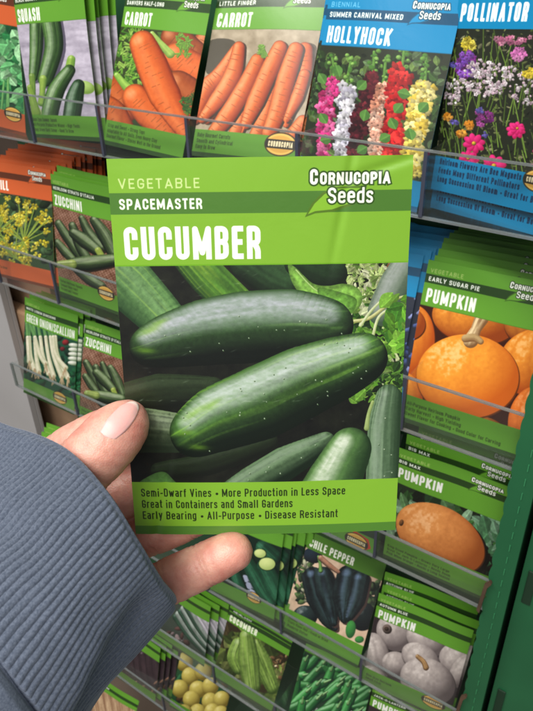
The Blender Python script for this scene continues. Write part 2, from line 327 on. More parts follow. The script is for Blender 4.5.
def art_hero(a):
    rg = a.rg; S = a.sl(90, 250, 420, 490); X, Y = a.X[S], a.Y[S]
    a.im[S] = c_(20, 22, 17)+(fbm(X/14, Y/14, 2)[..., None]-.5)*c_(22, 24, 14)+(fbm(X/3, Y/3, 12)[..., None]-.5)*.02
    dk = c_(14, 24, 14)
    # soil, foliage at the top right
    a.scatter(372, 255, 414, 300, 60, [c_(150, 96, 60), c_(110, 70, 44), c_(190, 150, 110)], 2, 5)
    a.scatter(345, 258, 386, 330, 420, [c_(196, 214, 140), c_(150, 186, 90), c_(224, 230, 184), c_(112, 150, 64), c_(176, 200, 118)], 1.4, 5.2, leaf=True, asp=(.35, .8), dk=.45)
    a.scatter(352, 305, 410, 400, 380, [c_(96, 156, 44), c_(60, 110, 34), c_(150, 196, 80), c_(210, 220, 170), c_(40, 70, 30), c_(120, 176, 62)], 2, 8, leaf=True, asp=(.35, .8), dk=.4)
    a.scatter(376, 340, 408, 480, 160, [c_(50, 84, 36), c_(30, 50, 26), c_(90, 140, 50), c_(140, 176, 90)], 2, 7, leaf=True, dk=.4)
    a.tube([(250, 262), (272, 276), (286, 283)], [20, 21, 17], c_(52, 84, 48), dk, gl=.1)
    a.tube([(300, 262), (322, 272), (333, 274)], [16, 18, 14], c_(36, 62, 34), dk, gl=.15)
    a.poly([(288, 264), (296, 268), (304, 276), (314, 284), (328, 286), (343, 284), (356, 288), (362, 298), (357, 310), (344, 316), (326, 314), (304, 298), (292, 282)], c_(128, 180, 74), shade=.35, mott=.3)
    a.tube([(296, 270), (318, 292), (350, 302)], [.7, .7, .6], c_(190, 214, 140), c_(120, 160, 80), gl=0)
    a.poly([(318, 288), (338, 292), (356, 300), (350, 314), (334, 312), (322, 302)], c_(104, 158, 60), shade=.3, mott=.3)
    a.tube([(410, 262), (396, 285), (382, 312)], [15, 17, 15], c_(128, 142, 124), c_(60, 80, 60), gl=.45, hw=.5, hi=c_(214, 212, 222))
    a.tube([(350, 322), (368, 319), (384, 308), (396, 300), (412, 296)], [1.8, 1.8, 1.5, 1.3, 1], c_(210, 210, 150), c_(130, 130, 70), gl=0)
    for q in (((360, 326), (370, 312), (382, 300)), ((372, 338), (378, 318), (392, 308)), ((384, 330), (390, 345), (398, 360))):
        a.tube(q, [1.6, 1.4, 1], c_(220, 224, 184), c_(140, 160, 90), gl=0)
    a.scatter(384, 300, 412, 350, 70, [c_(110, 176, 50), c_(140, 200, 70), c_(70, 130, 40)], 4, 10, asp=(.45, .8), dk=.5, leaf=True)
    # left upper cucumbers
    a.tube([(188, 254), (208, 276), (236, 304)], [17, 19, 19], c_(98, 152, 52), c_(26, 50, 22), gl=.2, hi=c_(200, 224, 120), pale=c_(170, 200, 60), streak=.4)
    a.tube([(136, 262), (146, 268), (158, 280)], [1.5, 4, 1], c_(130, 190, 40), c_(70, 120, 30), gl=0)
    a.tube([(102, 258), (130, 284), (164, 318)], [24, 27, 22], c_(106, 150, 86), c_(30, 56, 30), gl=.4, hw=.5, hi=c_(178, 196, 168), pale=c_(150, 190, 80), streak=.35, blot=.35)
    a.tube([(112, 402), (160, 392), (214, 388)], [14, 19, 12], c_(40, 54, 32), c_(16, 20, 14), gl=.05)
    a.tube([(160, 470), (210, 462), (270, 440)], [8, 12, 9], c_(34, 46, 28), c_(16, 20, 14), gl=.05)
    # smaller cucumbers and a leaf round the big fruit
    a.tube([(100, 432), (140, 430), (176, 432)], [22, 23, 20], c_(108, 126, 92), c_(34, 46, 30), gl=.35, hw=.4, hi=c_(176, 184, 168), streak=.5, sn=9, blot=.45)
    a.poly([(140, 484), (150, 476), (164, 471), (174, 478), (178, 486), (150, 490)], c_(76, 118, 56), shade=.2, mott=.2)
    a.tube([(226, 496), (252, 481), (285, 462), (310, 449), (326, 440)], [12, 16, 17, 13, 9], c_(92, 120, 84), c_(18, 32, 20), gl=.35, hw=.3, hi=c_(170, 184, 168), lit=(-.35, -.75), streak=.3)
    a.tube([(388, 398), (384, 430), (382, 492)], [13, 17, 17], c_(104, 132, 98), c_(34, 56, 34), gl=.4, hw=.3, hi=c_(186, 194, 186), lit=(-.5, -.35), streak=.5, sn=9)
    a.tube([(366, 428), (368, 414), (372, 402)], [2.6, 1.8, 1.6], c_(170, 190, 120), c_(110, 130, 70), gl=0)
    a.tube([(318, 512), (334, 480), (350, 448)], [30, 27, 21], c_(96, 138, 74), c_(30, 54, 28), gl=.85, hw=.34, hi=c_(226, 234, 216), lit=(-.42, -.42), streak=.3, edge=.15)
    # the two big ones
    a.tube([(150, 346), (170, 340), (205, 332), (245, 327), (290, 324), (322, 325), (330, 325)], [20, 27, 33, 36, 35, 28, 22], c_(60, 94, 50), c_(9, 16, 11), gl=.74, hw=.5, hi=c_(196, 198, 210), lit=(-.12, -.78), streak=.22, sn=5, blot=.2, pale=c_(110, 160, 70), edge=.2, seed=21)
    a.tube([(143, 338), (136, 348), (142, 360)], [4, 6, 3], c_(112, 170, 50), c_(60, 104, 34), gl=.1, streak=.5) if 0 else None
    a.tube([(196, 431), (220, 417), (262, 401), (300, 383), (335, 369), (362, 358)], [25, 33, 37, 36, 32, 25], c_(74, 116, 54), c_(11, 22, 13), gl=.72, hw=.4, hi=c_(210, 218, 218), lit=(-.3, -.7), streak=.34, sn=6, blot=.22, pale=c_(126, 180, 60), edge=.2, seed=33)
    # yellow-green blossom ends
    for (x, y, an, L) in ((150, 330, -.35, 26), (146, 350, .1, 22), (160, 322, -.4, 20), (195, 412, -.6, 26), (186, 432, -.1, 22), (200, 446, .05, 20), (212, 404, -.55, 24)):
        S = a.sl(x-L, y-L, x+L, y+L); Xq, Yq = a.X[S]-x, a.Y[S]-y; u = Xq*math.cos(an)+Yq*math.sin(an); v = -Xq*math.sin(an)+Yq*math.cos(an)
        al = np.exp(-(u/(L*.42))**2-(v/(L*.13))**2)*.5*(.5+fbm(u/9, v/1.4, 7)); a.put(S, np.clip(al, 0, 1), c_(132, 188, 44))
    # spines and their catch-lights
    for pth, rr, n in (([(150, 346), (205, 334), (290, 326), (335, 325)], 26, 16), ([(196, 431), (262, 401), (335, 369), (370, 357)], 27, 30), ([(240, 486), (285, 462), (320, 446)], 9, 8), ([(386, 400), (384, 480)], 10, 6)):
        P = cat(pth, 10)
        for i in range(n):
            x, y = P[rg.integers(len(P))]+rg.uniform(-rr, rr, 2)*.75
            a.ell(x+.5, y+.5, .8, .6, .6, c_(60, 84, 50), c_(60, 84, 50), mott=0); a.ell(x, y, rg.uniform(.35, .75), rg.uniform(.4, .8), 0, c_(180, 194, 170), c_(150, 168, 140), mott=0)
    for i in range(90):
        x, y = rg.uniform(120, 400), rg.uniform(270, 482); L = rg.uniform(2, 9); an = rg.uniform(-.6, .1); y = min(y, 400) if x < 300 else y
        S = a.sl(x-L, y-L, x+L, y+L)
        if S is None: continue
        Xq, Yq = a.X[S]-x, a.Y[S]-y; u = Xq*math.cos(an)+Yq*math.sin(an); v = -Xq*math.sin(an)+Yq*math.cos(an)
        a.put(S, np.exp(-(u/L/.5)**2-(v/.5)**2)*rg.uniform(.06, .22), c_(200, 214, 196))

def art_squash(a):
    z = Zf(0, 0, 4.445); S = a.sl(0, 10, 120, 130); X, Y = a.X[S], a.Y[S]
    a.im[S] = c_(176, 168, 184)+(fbm(X/22, Y/6, 4)[..., None]-.5)*.3+(fbm(X/3, Y/3, 5)[..., None]-.5)*.12
    gr, d = c_(72, 112, 50), c_(18, 34, 18)
    for pts, rr in (([z(170, 80), z(168, 200), z(150, 330)], [7, 7, 5]), ([z(230, 80), z(245, 200), z(205, 340)], [9, 9, 8])):
        a.tube([(p[0]+2.5, p[1]+2) for p in pts], rr, c_(92, 84, 100), c_(84, 78, 96), gl=0, streak=0, blot=0)
        a.tube(pts, rr, gr, d, gl=.55, hw=.3, lit=(-.45, -.2), sn=8, streak=.5, pale=c_(130, 170, 90), hi=c_(206, 220, 196))
    a.tube([z(195, 340), z(190, 400), z(186, 450)], [4, 3, 4], c_(150, 180, 80), c_(70, 100, 40)); a.tube([z(143, 330), z(146, 400), z(140, 450)], [3.5, 3, 4], c_(130, 160, 70), c_(60, 90, 36))
    a.tube([z(320, 250), z(310, 310)], [4, 5], c_(150, 186, 80), c_(80, 120, 44))
    a.tube([z(312, 300), z(250, 400), z(215, 540)], [6, 9, 9], gr, d, gl=.6, hw=.3, lit=(-.5, -.2), sn=8, streak=.6, pale=c_(130, 170, 90), hi=c_(206, 220, 196))
    a.ell(*z(380, 375), 9, 6.5, .3, c_(176, 204, 120), c_(110, 140, 60))
    a.tube([z(352, 365), z(335, 430), z(320, 540)], [6, 9, 9], c_(50, 84, 50), d, gl=.5, hw=.3, lit=(-.5, -.2), sn=8, streak=.6, hi=c_(190, 204, 190))
    a.ell(*z(160, 495), 6, 6, 0, c_(214, 220, 176), c_(150, 160, 110)); a.tube([z(130, 380), z(160, 500)], [3, 5], c_(140, 170, 70), c_(80, 110, 40))
def art_parsley(a):
    S = a.sl(-80, 0, 40, 120); a.im[S] = c_(16, 50, 30)
    a.scatter(-80, 10, 35, 118, 420, [c_(40, 122, 66), c_(70, 160, 90), c_(24, 84, 46), c_(130, 196, 130), c_(50, 140, 76)], 4, 11, asp=(.5, .9), leaf=True, mott=.4, dk=.5)
    for i in range(14): x = a.rg.uniform(-70, 28); a.tube([(x, 60), (x+a.rg.uniform(-5, 5), 118)], [1, 1.2], c_(130, 190, 110), c_(50, 100, 50), gl=0)
    a.scatter(-10, 30, 26, 80, 40, [c_(110, 190, 120), c_(160, 214, 160)], 4, 8, asp=(.5, .9), leaf=True)
CAR = c_(238, 122, 58); CARD = c_(140, 46, 16)
def car(a, pts, rr, b=1., **k):
    a.tube(pts, rr, CAR*b, CARD*b, gl=.3, hw=.3, hi=c_(255, 214, 180), lit=(-.45, -.35), streak=.12, sn=3, blot=.14, edge=.25, **k)
    P = cat(pts, 6); rg = a.rg
    for i in range(int(len(P)*1.2)):
        j = rg.integers(1, len(P)-1); d = P[j]-P[j-1]; d = d/(np.hypot(*d)+1e-9); n = np.array([-d[1], d[0]]); r_ = np.interp(j/len(P), np.linspace(0, 1, len(rr)), rr)*.8
        o = P[j]+n*rg.uniform(-r_, r_)*.6; a.tube([o-n*rg.uniform(1, 4), o+n*rg.uniform(1, 4)], [.35, .35], CAR*.72*b, CAR*.6*b, gl=0)
def feather(a, x0, y0, x1, y1, n, cols):
    for i in range(n):
        x, y = a.rg.uniform(x0, x1), a.rg.uniform(y0, y1); an = a.rg.uniform(0, 6.28); L = a.rg.uniform(3, 8); c = cols[a.rg.integers(len(cols))]
        for k in range(5):
            b = an+a.rg.uniform(-.7, .7); a.tube([(x, y), (x+math.cos(b)*L, y+math.sin(b)*L)], [.8, .4], c, c*.5, gl=0, n=2)
def art_carrot1(a):
    z = Zf(75, 0, 3.807); S = a.sl(90, 20, 220, 145); a.im[S] = c_(46, 60, 28)
    feather(a, 106, 33, 140, 100, 130, [c_(120, 180, 60), c_(80, 140, 44), c_(160, 204, 90)]); feather(a, 150, 32, 200, 60, 60, [c_(80, 120, 50), c_(60, 90, 40)])
    car(a, [z(500, 150), z(480, 200), z(470, 240)], [10, 12, 10], .8); car(a, [z(380, 150), z(420, 180), z(460, 200)], [12, 14, 10], .7)
    car(a, [z(395, 220), z(440, 260), z(520, 310)], [13, 16, 15]); a.tube([z(300, 135), z(330, 170), z(370, 215)], [2.5, 3, 4.5], c_(170, 200, 100), c_(90, 120, 50))
    car(a, [z(400, 330), z(470, 400), z(480, 450)], [14, 18, 16], .75)
    car(a, [z(120, 330), z(160, 370), z(200, 430)], [10, 14, 12], .85); car(a, [z(110, 420), z(150, 450), z(190, 520)], [12, 14, 12], .9)
    a.tube([z(160, 300), z(185, 330), z(205, 350)], [3, 4, 5], c_(160, 200, 90), c_(80, 120, 40))
    car(a, [z(235, 385), z(285, 440), z(340, 500), z(370, 540)], [14, 15, 11, 7]); car(a, [z(262, 175), z(300, 260), z(345, 370), z(410, 490), z(425, 520)], [14, 16.5, 16, 9, 3])
    feather(a, 180, 98, 200, 115, 30, [c_(90, 130, 50), c_(60, 100, 40)]); feather(a, 178, 38, 192, 56, 22, [c_(120, 170, 60)])
def art_carrot2(a):
    z = Zf(170, 0, 2.96); S = a.sl(180, 25, 330, 150); X, Y = a.X[S], a.Y[S]; a.im[S] = c_(160, 146, 122)+(fbm(X/8, Y/8, 3)[..., None]-.5)*.25
    a.poly([z(120, 110), z(200, 115), z(150, 190), z(110, 200)], c_(70, 64, 50)); a.poly([z(380, 130), z(430, 130), z(420, 200), z(395, 210)], c_(80, 70, 56))
    for p, q in (([z(205, 130), z(150, 210), z(110, 250), z(70, 340)], [5, 8, 9, 7]), ([z(210, 210), z(160, 270), z(110, 345)], [6, 8, 5]), ([z(400, 140), z(395, 220), z(350, 360)], [7, 7, 3]),
                 ([z(210, 130), z(190, 210), z(140, 290), z(95, 345)], [6, 9, 8, 4]), ([z(318, 210), z(290, 330), z(250, 415)], [6, 8, 6]), ([z(230, 280), z(210, 360), z(185, 415)], [7, 8, 5]),
                 ([z(265, 170), z(220, 260), z(170, 340), z(125, 395)], [7, 9, 9, 6]), ([z(330, 135), z(300, 200), z(260, 290), z(230, 360)], [7, 9, 9, 5]), ([z(375, 140), z(350, 220), z(325, 320), z(300, 385)], [7, 9, 9, 7]),
                 ([z(400, 350), z(360, 400), z(320, 420)], [7, 7, 6]), ([z(400, 210), z(380, 280), z(352, 345)], [5, 6, 3])):
        a.tube([(x+2, y+1) for x, y in p], q, c_(60, 40, 26), c_(50, 34, 22), gl=0, streak=0, blot=0); car(a, p, q, .96)
    for e in ((230, 360, 220, 385), (350, 345, 350, 365), (185, 415, 182, 440)): a.tube([z(e[0], e[1]), z(e[2], e[3])], [1.4, .5], CAR, CARD, gl=0)
    feather(a, 262, 42, 268, 52, 10, [c_(120, 170, 60)])
def florets(a, x, y, n, rx, ry, cols, r0, r1, lobes=5):
    for i in range(n):
        b = a.rg.uniform(0, 6.28); q = math.sqrt(a.rg.uniform(0, 1)); rr = a.rg.uniform(r0, r1); c = np.array(cols[a.rg.integers(len(cols))])*a.rg.uniform(.72, 1.1); px, py = x+rx*q*math.cos(b), y+ry*q*math.sin(b)
        if rr < 2: a.ell(px, py, rr, rr*a.rg.uniform(.6, 1), b, c, c*.65, lobes=lobes, mott=.5); continue
        o = a.rg.uniform(0, 6)
        for k in range(5):
            t = o+k*1.257+a.rg.uniform(-.2, .2); cc = c*a.rg.uniform(.82, 1.12); a.ell(px+math.cos(t)*rr*.5, py+math.sin(t)*rr*.45, rr*.62, rr*a.rg.uniform(.34, .5), t, cc, cc*.7, mott=.55, lobes=4)
        a.ell(px, py, rr*.22, rr*.2, 0, c*.55, c*.4)
def art_holly(a):
    z = Zf(290, 0, 3.553); S = a.sl(280, 40, 450, 190); a.im[S] = c_(34, 42, 26)
    a.scatter(285, 50, 445, 185, 520, [c_(44, 70, 34), c_(64, 100, 44), c_(30, 44, 24), c_(96, 122, 80), c_(110, 140, 70)], 2.5, 7, asp=(.5, .9), leaf=True)
    gl = [c_(120, 176, 70), c_(150, 200, 96), c_(80, 136, 50)]
    def spike(pts, cols, r0, bud=3):
        P = cat([z(*p) for p in pts], 5); a.tube([tuple(p) for p in P], [1.5, 2], c_(110, 160, 70), c_(50, 80, 30), gl=0)
        for i, p in enumerate(P):
            t = i/(len(P)-1)
            if t < .3:
                for k in range(2): bb = a.rg.uniform(.45, .95)*bud; a.ell(p[0]+a.rg.uniform(-5, 5), p[1]+a.rg.uniform(-2, 2), bb, bb*.85, 0, gl[a.rg.integers(3)]*.92, c_(60, 90, 40), mott=.4)
            else:
                florets(a, p[0], p[1], 6, r0*.85, 4, cols, r0*.42, r0*.85)
    spike([(160, 190), (165, 260), (130, 380), (120, 480), (115, 600)], [c_(226, 60, 140), c_(240, 110, 170), c_(200, 40, 110)], 8)
    spike([(235, 190), (215, 280), (205, 400), (195, 500), (190, 600)], [c_(232, 226, 240), c_(246, 244, 250), c_(200, 196, 214)], 8.5)
    spike([(315, 170), (310, 240), (290, 340), (255, 440), (235, 560)], [c_(84, 22, 34), c_(60, 14, 24), c_(110, 34, 44)], 9)
    spike([(355, 190), (345, 280), (320, 400), (315, 480), (310, 600)], [c_(240, 176, 150), c_(248, 200, 176), c_(226, 150, 120)], 6.5)
    spike([(420, 100), (415, 180), (400, 280), (385, 380), (370, 480), (365, 560)], [c_(214, 30, 34), c_(232, 52, 48), c_(180, 16, 24)], 9.5)
    spike([(490, 180), (485, 270), (465, 380), (450, 480), (430, 600)], [c_(240, 218, 104), c_(248, 234, 150), c_(222, 192, 70)], 9)
    for x, y in ((415, 315), (395, 368), (375, 425), (268, 290), (275, 400), (120, 420), (125, 500), (435, 460), (480, 360), (260, 530), (345, 480), (180, 240), (120, 270)): a.ell(*z(x, y), 6.5, 5.5, .6+x*.37, c_(96, 146, 66), c_(44, 80, 34), leaf=True)
def art_poll(a):
    z = Zf(353, 0, 2.96); S = a.sl(420, 20, 620, 200); a.im[S] = c_(34, 38, 26); w = [c_(226, 206, 214), c_(250, 240, 244), c_(214, 184, 200)]
    a.scatter(425, 30, 600, 195, 900, [c_(70, 90, 40), c_(110, 120, 70), c_(40, 52, 28), c_(150, 150, 110), c_(24, 28, 20), c_(130, 140, 84)], 1, 3.6, leaf=True, asp=(.2, .6))
    for i in range(190):
        x, y = a.rg.uniform(425, 590), a.rg.uniform(60, 195); a.tube([(x, y), (x+a.rg.uniform(-8, 8), y-a.rg.uniform(12, 34))], [.7, .5], c_(120, 150, 60)*a.rg.uniform(.6, 1.2), c_(50, 70, 30), gl=0, n=2)
    florets(a, *z(350, 130), 14, 7, 5, [c_(232, 210, 60), c_(240, 226, 90)], 2.5, 4); florets(a, *z(343, 190), 40, 9, 14, [c_(120, 70, 180), c_(150, 90, 200), c_(130, 50, 140)], 2.5, 4)
    for x, y, n, rx, ry in ((400, 230, 60, 20, 16), (300, 270, 24, 9, 12), (380, 200, 20, 10, 8), (520, 260, 30, 14, 14), (470, 215, 10, 6, 6), (440, 260, 12, 8, 6), (335, 260, 16, 8, 8)): florets(a, *z(x, y), n*2, rx*1.15, ry*1.15, w, 1.1, 2.3)
    florets(a, *z(495, 160), 12, 5, 5, [c_(220, 120, 190), c_(236, 150, 206)], 3, 4); florets(a, *z(525, 215), 8, 5, 4, [c_(236, 210, 60)], 2.5, 4); florets(a, *z(480, 120), 22, 18, 4, [c_(206, 110, 150), c_(230, 150, 180)], 2, 3.5)
    for x, y in ((288, 350), (355, 375), (330, 402), (262, 290)): florets(a, *z(x, y), 9, 2.5, 2.5, [c_(240, 150, 40), c_(250, 176, 70)], 3, 4.4)
    florets(a, *z(398, 350), 26, 8, 8, [c_(150, 60, 140), c_(176, 80, 160), c_(120, 40, 120)], 2, 3.4)
    for (x, y, rr) in ((z(368, 430)+(11,)), (z(490, 385)+(9,)), (472, 163, 10), (497, 168, 12), (z(350, 478)+(9,)), (520, 128, 7), (545, 150, 10), (570, 90, 9)):
        for k in range(8):
            b = k*.785+x; a.ell(x+math.cos(b)*rr*.55, y+math.sin(b)*rr*.5, rr*.5, rr*.3, b, c_(232, 50, 130), c_(170, 20, 80), mott=.3)
        a.ell(x, y, rr*.2, rr*.2, 0, c_(230, 190, 60))
    for x, y in ((310, 365), (385, 330), (402, 400), (305, 190)): florets(a, *z(x, y), 6, 3, 3, [c_(110, 100, 190)], 1.5, 2.6)
    florets(a, 445, 167, 7, 3, 3, [c_(220, 110, 40)], 2, 3)
def art_dill(a):
    z = Zf(0, 150, 4.1); S = a.sl(-30, 180, 70, 290); a.im[S] = c_(44, 66, 36); a.scatter(-25, 185, 62, 282, 200, [c_(50, 80, 44), c_(80, 110, 70), c_(36, 54, 30), c_(110, 130, 96)], 2, 6)
    for (cx, cy, n) in ((100, 330, 40), (-20, 300, 26), (60, 400, 16)):
        for i in range(n):
            b = a.rg.uniform(0, 6.28); q = a.rg.uniform(.35, 1); x, y = cx+118*q*math.cos(b), cy+140*q*math.sin(b)
            a.tube([z(cx, cy+40), z(x, y)], [.6, .5], c_(150, 170, 70), c_(80, 100, 40), gl=0, n=2); florets(a, *z(x, y), 12, 3.4, 3.2, [c_(222, 206, 50), c_(236, 224, 90), c_(190, 170, 40)], .9, 1.7, 0)
def zuke(a, pts, rr):
    a.tube([(x+1.5, y+1.5) for x, y in pts], rr, c_(44, 30, 22), c_(36, 26, 20), gl=0, streak=0, blot=0)
    a.tube(pts, rr, c_(78, 100, 58), c_(14, 22, 14), gl=.6, hw=.4, hi=c_(190, 200, 170), sn=8, streak=.5, lit=(.1, -.6))
def art_zucc(z, s):
    def f(a):
        q = lambda x, y: z(x, y); x0, y0 = z(200, 200); x1, y1 = z(500, 600); S = a.sl(x0-20, y0-20, x1+30, y1+30); X, Y = a.X[S], a.Y[S]
        a.im[S] = c_(120, 84, 66)+((np.sin(X*1.9+Y*.6)*np.sin(Y*1.7-X*.4))[..., None])*.1+(fbm(X/4, Y/4, 3)[..., None]-.5)*.25
        for p, rr in (([(240, 290), (280, 350), (330, 420)], [4, 5, 5]), ([(235, 370), (270, 410), (300, 440)], [4, 5, 4]), ([(340, 270), (370, 330), (420, 390)], [3, 5, 5]), ([(390, 280), (430, 340), (465, 410)], [4, 6, 5]),
                      ([(300, 300), (330, 380), (360, 430)], [4, 5, 5]), ([(320, 480), (370, 520), (420, 550)], [5, 6, 5]), ([(305, 330), (350, 360), (405, 400)], [5, 7, 5])):
            zuke(a, [q(*t) for t in p], [v*s for v in rr])
        a.tube([q(410, 400), q(425, 425)], [3*s, 3*s], c_(160, 176, 80), c_(90, 110, 40))
        zuke(a, [q(300, 460), q(370, 455), (q(460, 440))], [6*s, 8*s, 6*s]); a.tube([q(245, 465), q(300, 462)], [4*s, 5*s], c_(150, 166, 90), c_(80, 96, 44), streak=.6)
    return f
def art_onion(a):
    z = Zf(0, 280, 3.553); S = a.sl(15, 310, 90, 425); a.im[S] = c_(26, 70, 50); a.scatter(18, 320, 84, 420, 100, [c_(30, 90, 56), c_(20, 56, 40)], 3, 7)
    for i, (x0, x1, x2, y2) in enumerate(((95, 105, 118, 330), (115, 125, 135, 340), (130, 150, 172, 350), (150, 170, 190, 360), (165, 190, 222, 365), (185, 205, 245, 370), (100, 140, 160, 310), (90, 98, 100, 300), (175, 200, 235, 330))):
        a.tube([z(x0, 140), z((x0+x1)/2, 190)], [1.6, 1.8], c_(110, 160, 90), c_(50, 90, 50), gl=.1); a.tube([z((x0+x1)/2, 190), z(x1, 260), z(x2, y2-20)], [1.8, 2, 2.8], c_(236, 226, 206), c_(130, 140, 100), gl=.2)
        for k in range(4): a.tube([z(x2, y2-22), z(x2+a.rg.uniform(-14, 14), y2+a.rg.uniform(0, 22))], [.7, .4], c_(196, 176, 140), c_(120, 96, 70), gl=0, n=2)
    for i in range(5): a.ell(*z(262, 225+i*17), 5.5, 2.4, .25, c_(224, 224, 214), c_(90, 110, 80))
    a.ell(*z(232, 212), 3.4, 3, .3, c_(150, 40, 44)); a.ell(*z(222, 236), 2.6, 2.4, .3, c_(120, 34, 40))
    a.scatter(*z(255, 300), *z(300, 420), 40, [c_(30, 100, 60), c_(50, 130, 80)], 2, 5)
def pump(a, x, y, rx, ry, ang, col, dk, ribs=5, cx=0, cy=-.5, hi=.25, ribc=.22):
    a.ell(x+.4, y+1, rx*1.015, ry*1.015, ang, np.array(dk)*.6, np.array(dk)*.5, mott=0); a.ell(x, y, rx, ry, ang, col, dk, ribs=ribs, ribc=ribc, cx=cx, cy=cy, hi=hi, mott=.26)
def art_sugar(a):
    z = Zf(380, 290, 3.484); S = a.sl(390, 290, 570, 460); a.im[S] = c_(54, 20, 10); O, D = c_(250, 160, 52), c_(176, 74, 16)
    pump(a, *z(330, 90), 42, 26, .2, O*.95, D*.8); pump(a, *z(520, 110), 26, 22, 0, O*.85, D*.7)
    pump(a, *z(110, 170), 24, 38, .1, O*.97, D); pump(a, *z(60, 90), 30, 20, .3, O*.9, D*.8); pump(a, *z(540, 250), 36, 34, 0, O*.98, D, cx=-.2)
    pump(a, *z(95, 360), 16, 24, -.2, O, D); pump(a, *z(530, 450), 22, 34, .1, c_(240, 130, 50), D); pump(a, *z(360, 480), 24, 12, .2, O*.7, D*.6)
    S = a.sl(400, 300, 540, 450)
    pump(a, *z(307, 296), 51, 43, .16, c_(252, 168, 56), c_(196, 92, 20), ribs=4.2, hi=.3, ribc=.16)
    a.tube([z(352, 96), z(335, 130), z(318, 168)], [7, 5, 7.5], c_(222, 196, 150), c_(120, 84, 50), gl=.1, streak=.7, sn=4); a.tube([z(300, 160), z(330, 158), z(352, 172)], [4, 4, 3], c_(190, 160, 110), c_(120, 84, 50), gl=0)
def art_bigmax(a):
    z = Zf(360, 440, 2.624); S = a.sl(370, 480, 530, 600); a.im[S] = c_(30, 44, 26)
    a.scatter(380, 490, 512, 580, 260, [c_(60, 110, 50), c_(110, 160, 100), c_(34, 60, 34), c_(150, 190, 150), c_(20, 34, 20)], 5, 15, asp=(.35, .7), leaf=True)
    a.scatter(478, 512, 508, 560, 26, [c_(140, 190, 150), c_(90, 150, 100)], 6, 13, asp=(.4, .7), leaf=True)
    a.scatter(380, 540, 500, 600, 60, [c_(50, 40, 30), c_(30, 24, 18)], 4, 8)
    a.ell(*z(225, 268), 50, 33, .52, c_(34, 24, 14), mott=0)
    pump(a, *z(212, 250), 51, 31, .52, c_(238, 160, 88), c_(150, 76, 30), ribs=3.4, ribc=.16, hi=.2, cx=.0)
    a.ell(*z(105, 205), 2.4, 3.4, .4, c_(140, 90, 50), mott=0)
def art_bluepump(a):
    z = Zf(340, 560, 2.762); S = a.sl(350, 610, 480, 720); a.im[S] = c_(48, 40, 42); B, D = c_(206, 194, 188), c_(92, 82, 82)
    for q in ((150, 195, 20, 17, .5, 0, -.2), (240, 215, 22, 14, .4, 0, -.5), (330, 270, 20, 16, .5, 0, -.4), (95, 260, 14, 24, -.2, 0, 0), (150, 280, 15, 13, .2, 0, -.4), (225, 265, 22, 14, .5, 0, -.6), (350, 300, 14, 18, .5, 0, 0), (245, 330, 31, 24, .45, .05, -.5), (80, 320, 16, 12, .4, 0, 0)):
        pump(a, *z(q[0], q[1]), q[2], q[3], q[4], B, D, ribs=4, hi=.1, cx=q[5], cy=q[6], ribc=.14)
    a.ell(*z(128, 185), 5, 4.4, .4, c_(130, 112, 104)); a.ell(*z(126, 184), 2.4, 2, .4, c_(80, 64, 54))
    a.tube([z(215, 258), z(232, 272), z(240, 288)], [2.2, 2.6, 3.2], c_(190, 150, 100), c_(80, 56, 36), streak=.5)
def art_chile(a):
    z = Zf(270, 520, 3.723); S = a.sl(275, 535, 395, 665); X, Y = a.X[S], a.Y[S]; a.im[S] = c_(206, 176, 150)+(fbm(X/8, Y/8, 3)[..., None]-.5)*.2
    a.scatter(*z(90, 130), *z(150, 300), 90, [c_(60, 90, 50), c_(30, 50, 36), c_(180, 180, 150), c_(110, 140, 80)], 2, 5); a.scatter(*z(340, 230), *z(410, 330), 60, [c_(40, 60, 40), c_(90, 110, 70)], 3, 6)
    a.ell(*z(150, 120), 10, 8, .3, c_(30, 44, 58)); a.ell(*z(120, 360), 13, 12, 0, c_(40, 56, 56), c_(10, 16, 18), hi=.4); a.ell(*z(350, 370), 14, 16, 0, c_(24, 34, 34), c_(8, 12, 14), hi=.3)
    K, D = c_(34, 50, 50), c_(7, 11, 13)
    def pp(p, rr):
        a.tube([(x+2, y+2) for x, y in p], rr, c_(70, 50, 44), c_(60, 44, 40), gl=0, streak=0, blot=0)
        a.tube(p, rr, K, D, gl=.7, hw=.24, hi=c_(120, 142, 178), lit=(-.25, -.45), streak=.9, sn=4, blot=.5)
    pp([z(150, 205), z(175, 280), z(210, 370), z(238, 415)], [11, 14, 9, 2.5]); pp([z(190, 200), z(205, 260), z(232, 390)], [10, 12, 4])
    pp([z(290, 205), z(278, 280), z(275, 375)], [13, 14, 5]); pp([z(335, 220), z(318, 300), z(290, 370)], [11, 11, 5])
    a.tube([z(172, 125), z(178, 155), z(180, 180)], [1.6, 1.6, 2.4], c_(130, 190, 90)); a.tube([z(180, 130), z(215, 160), z(250, 185)], [3, 3, 2], c_(196, 140, 110))
    for q in ((300, 420, 5.5, 10), (335, 465, 5, 4)): a.ell(*z(q[0], q[1]), q[2], q[3], .1, c_(60, 140, 60), c_(30, 80, 36))
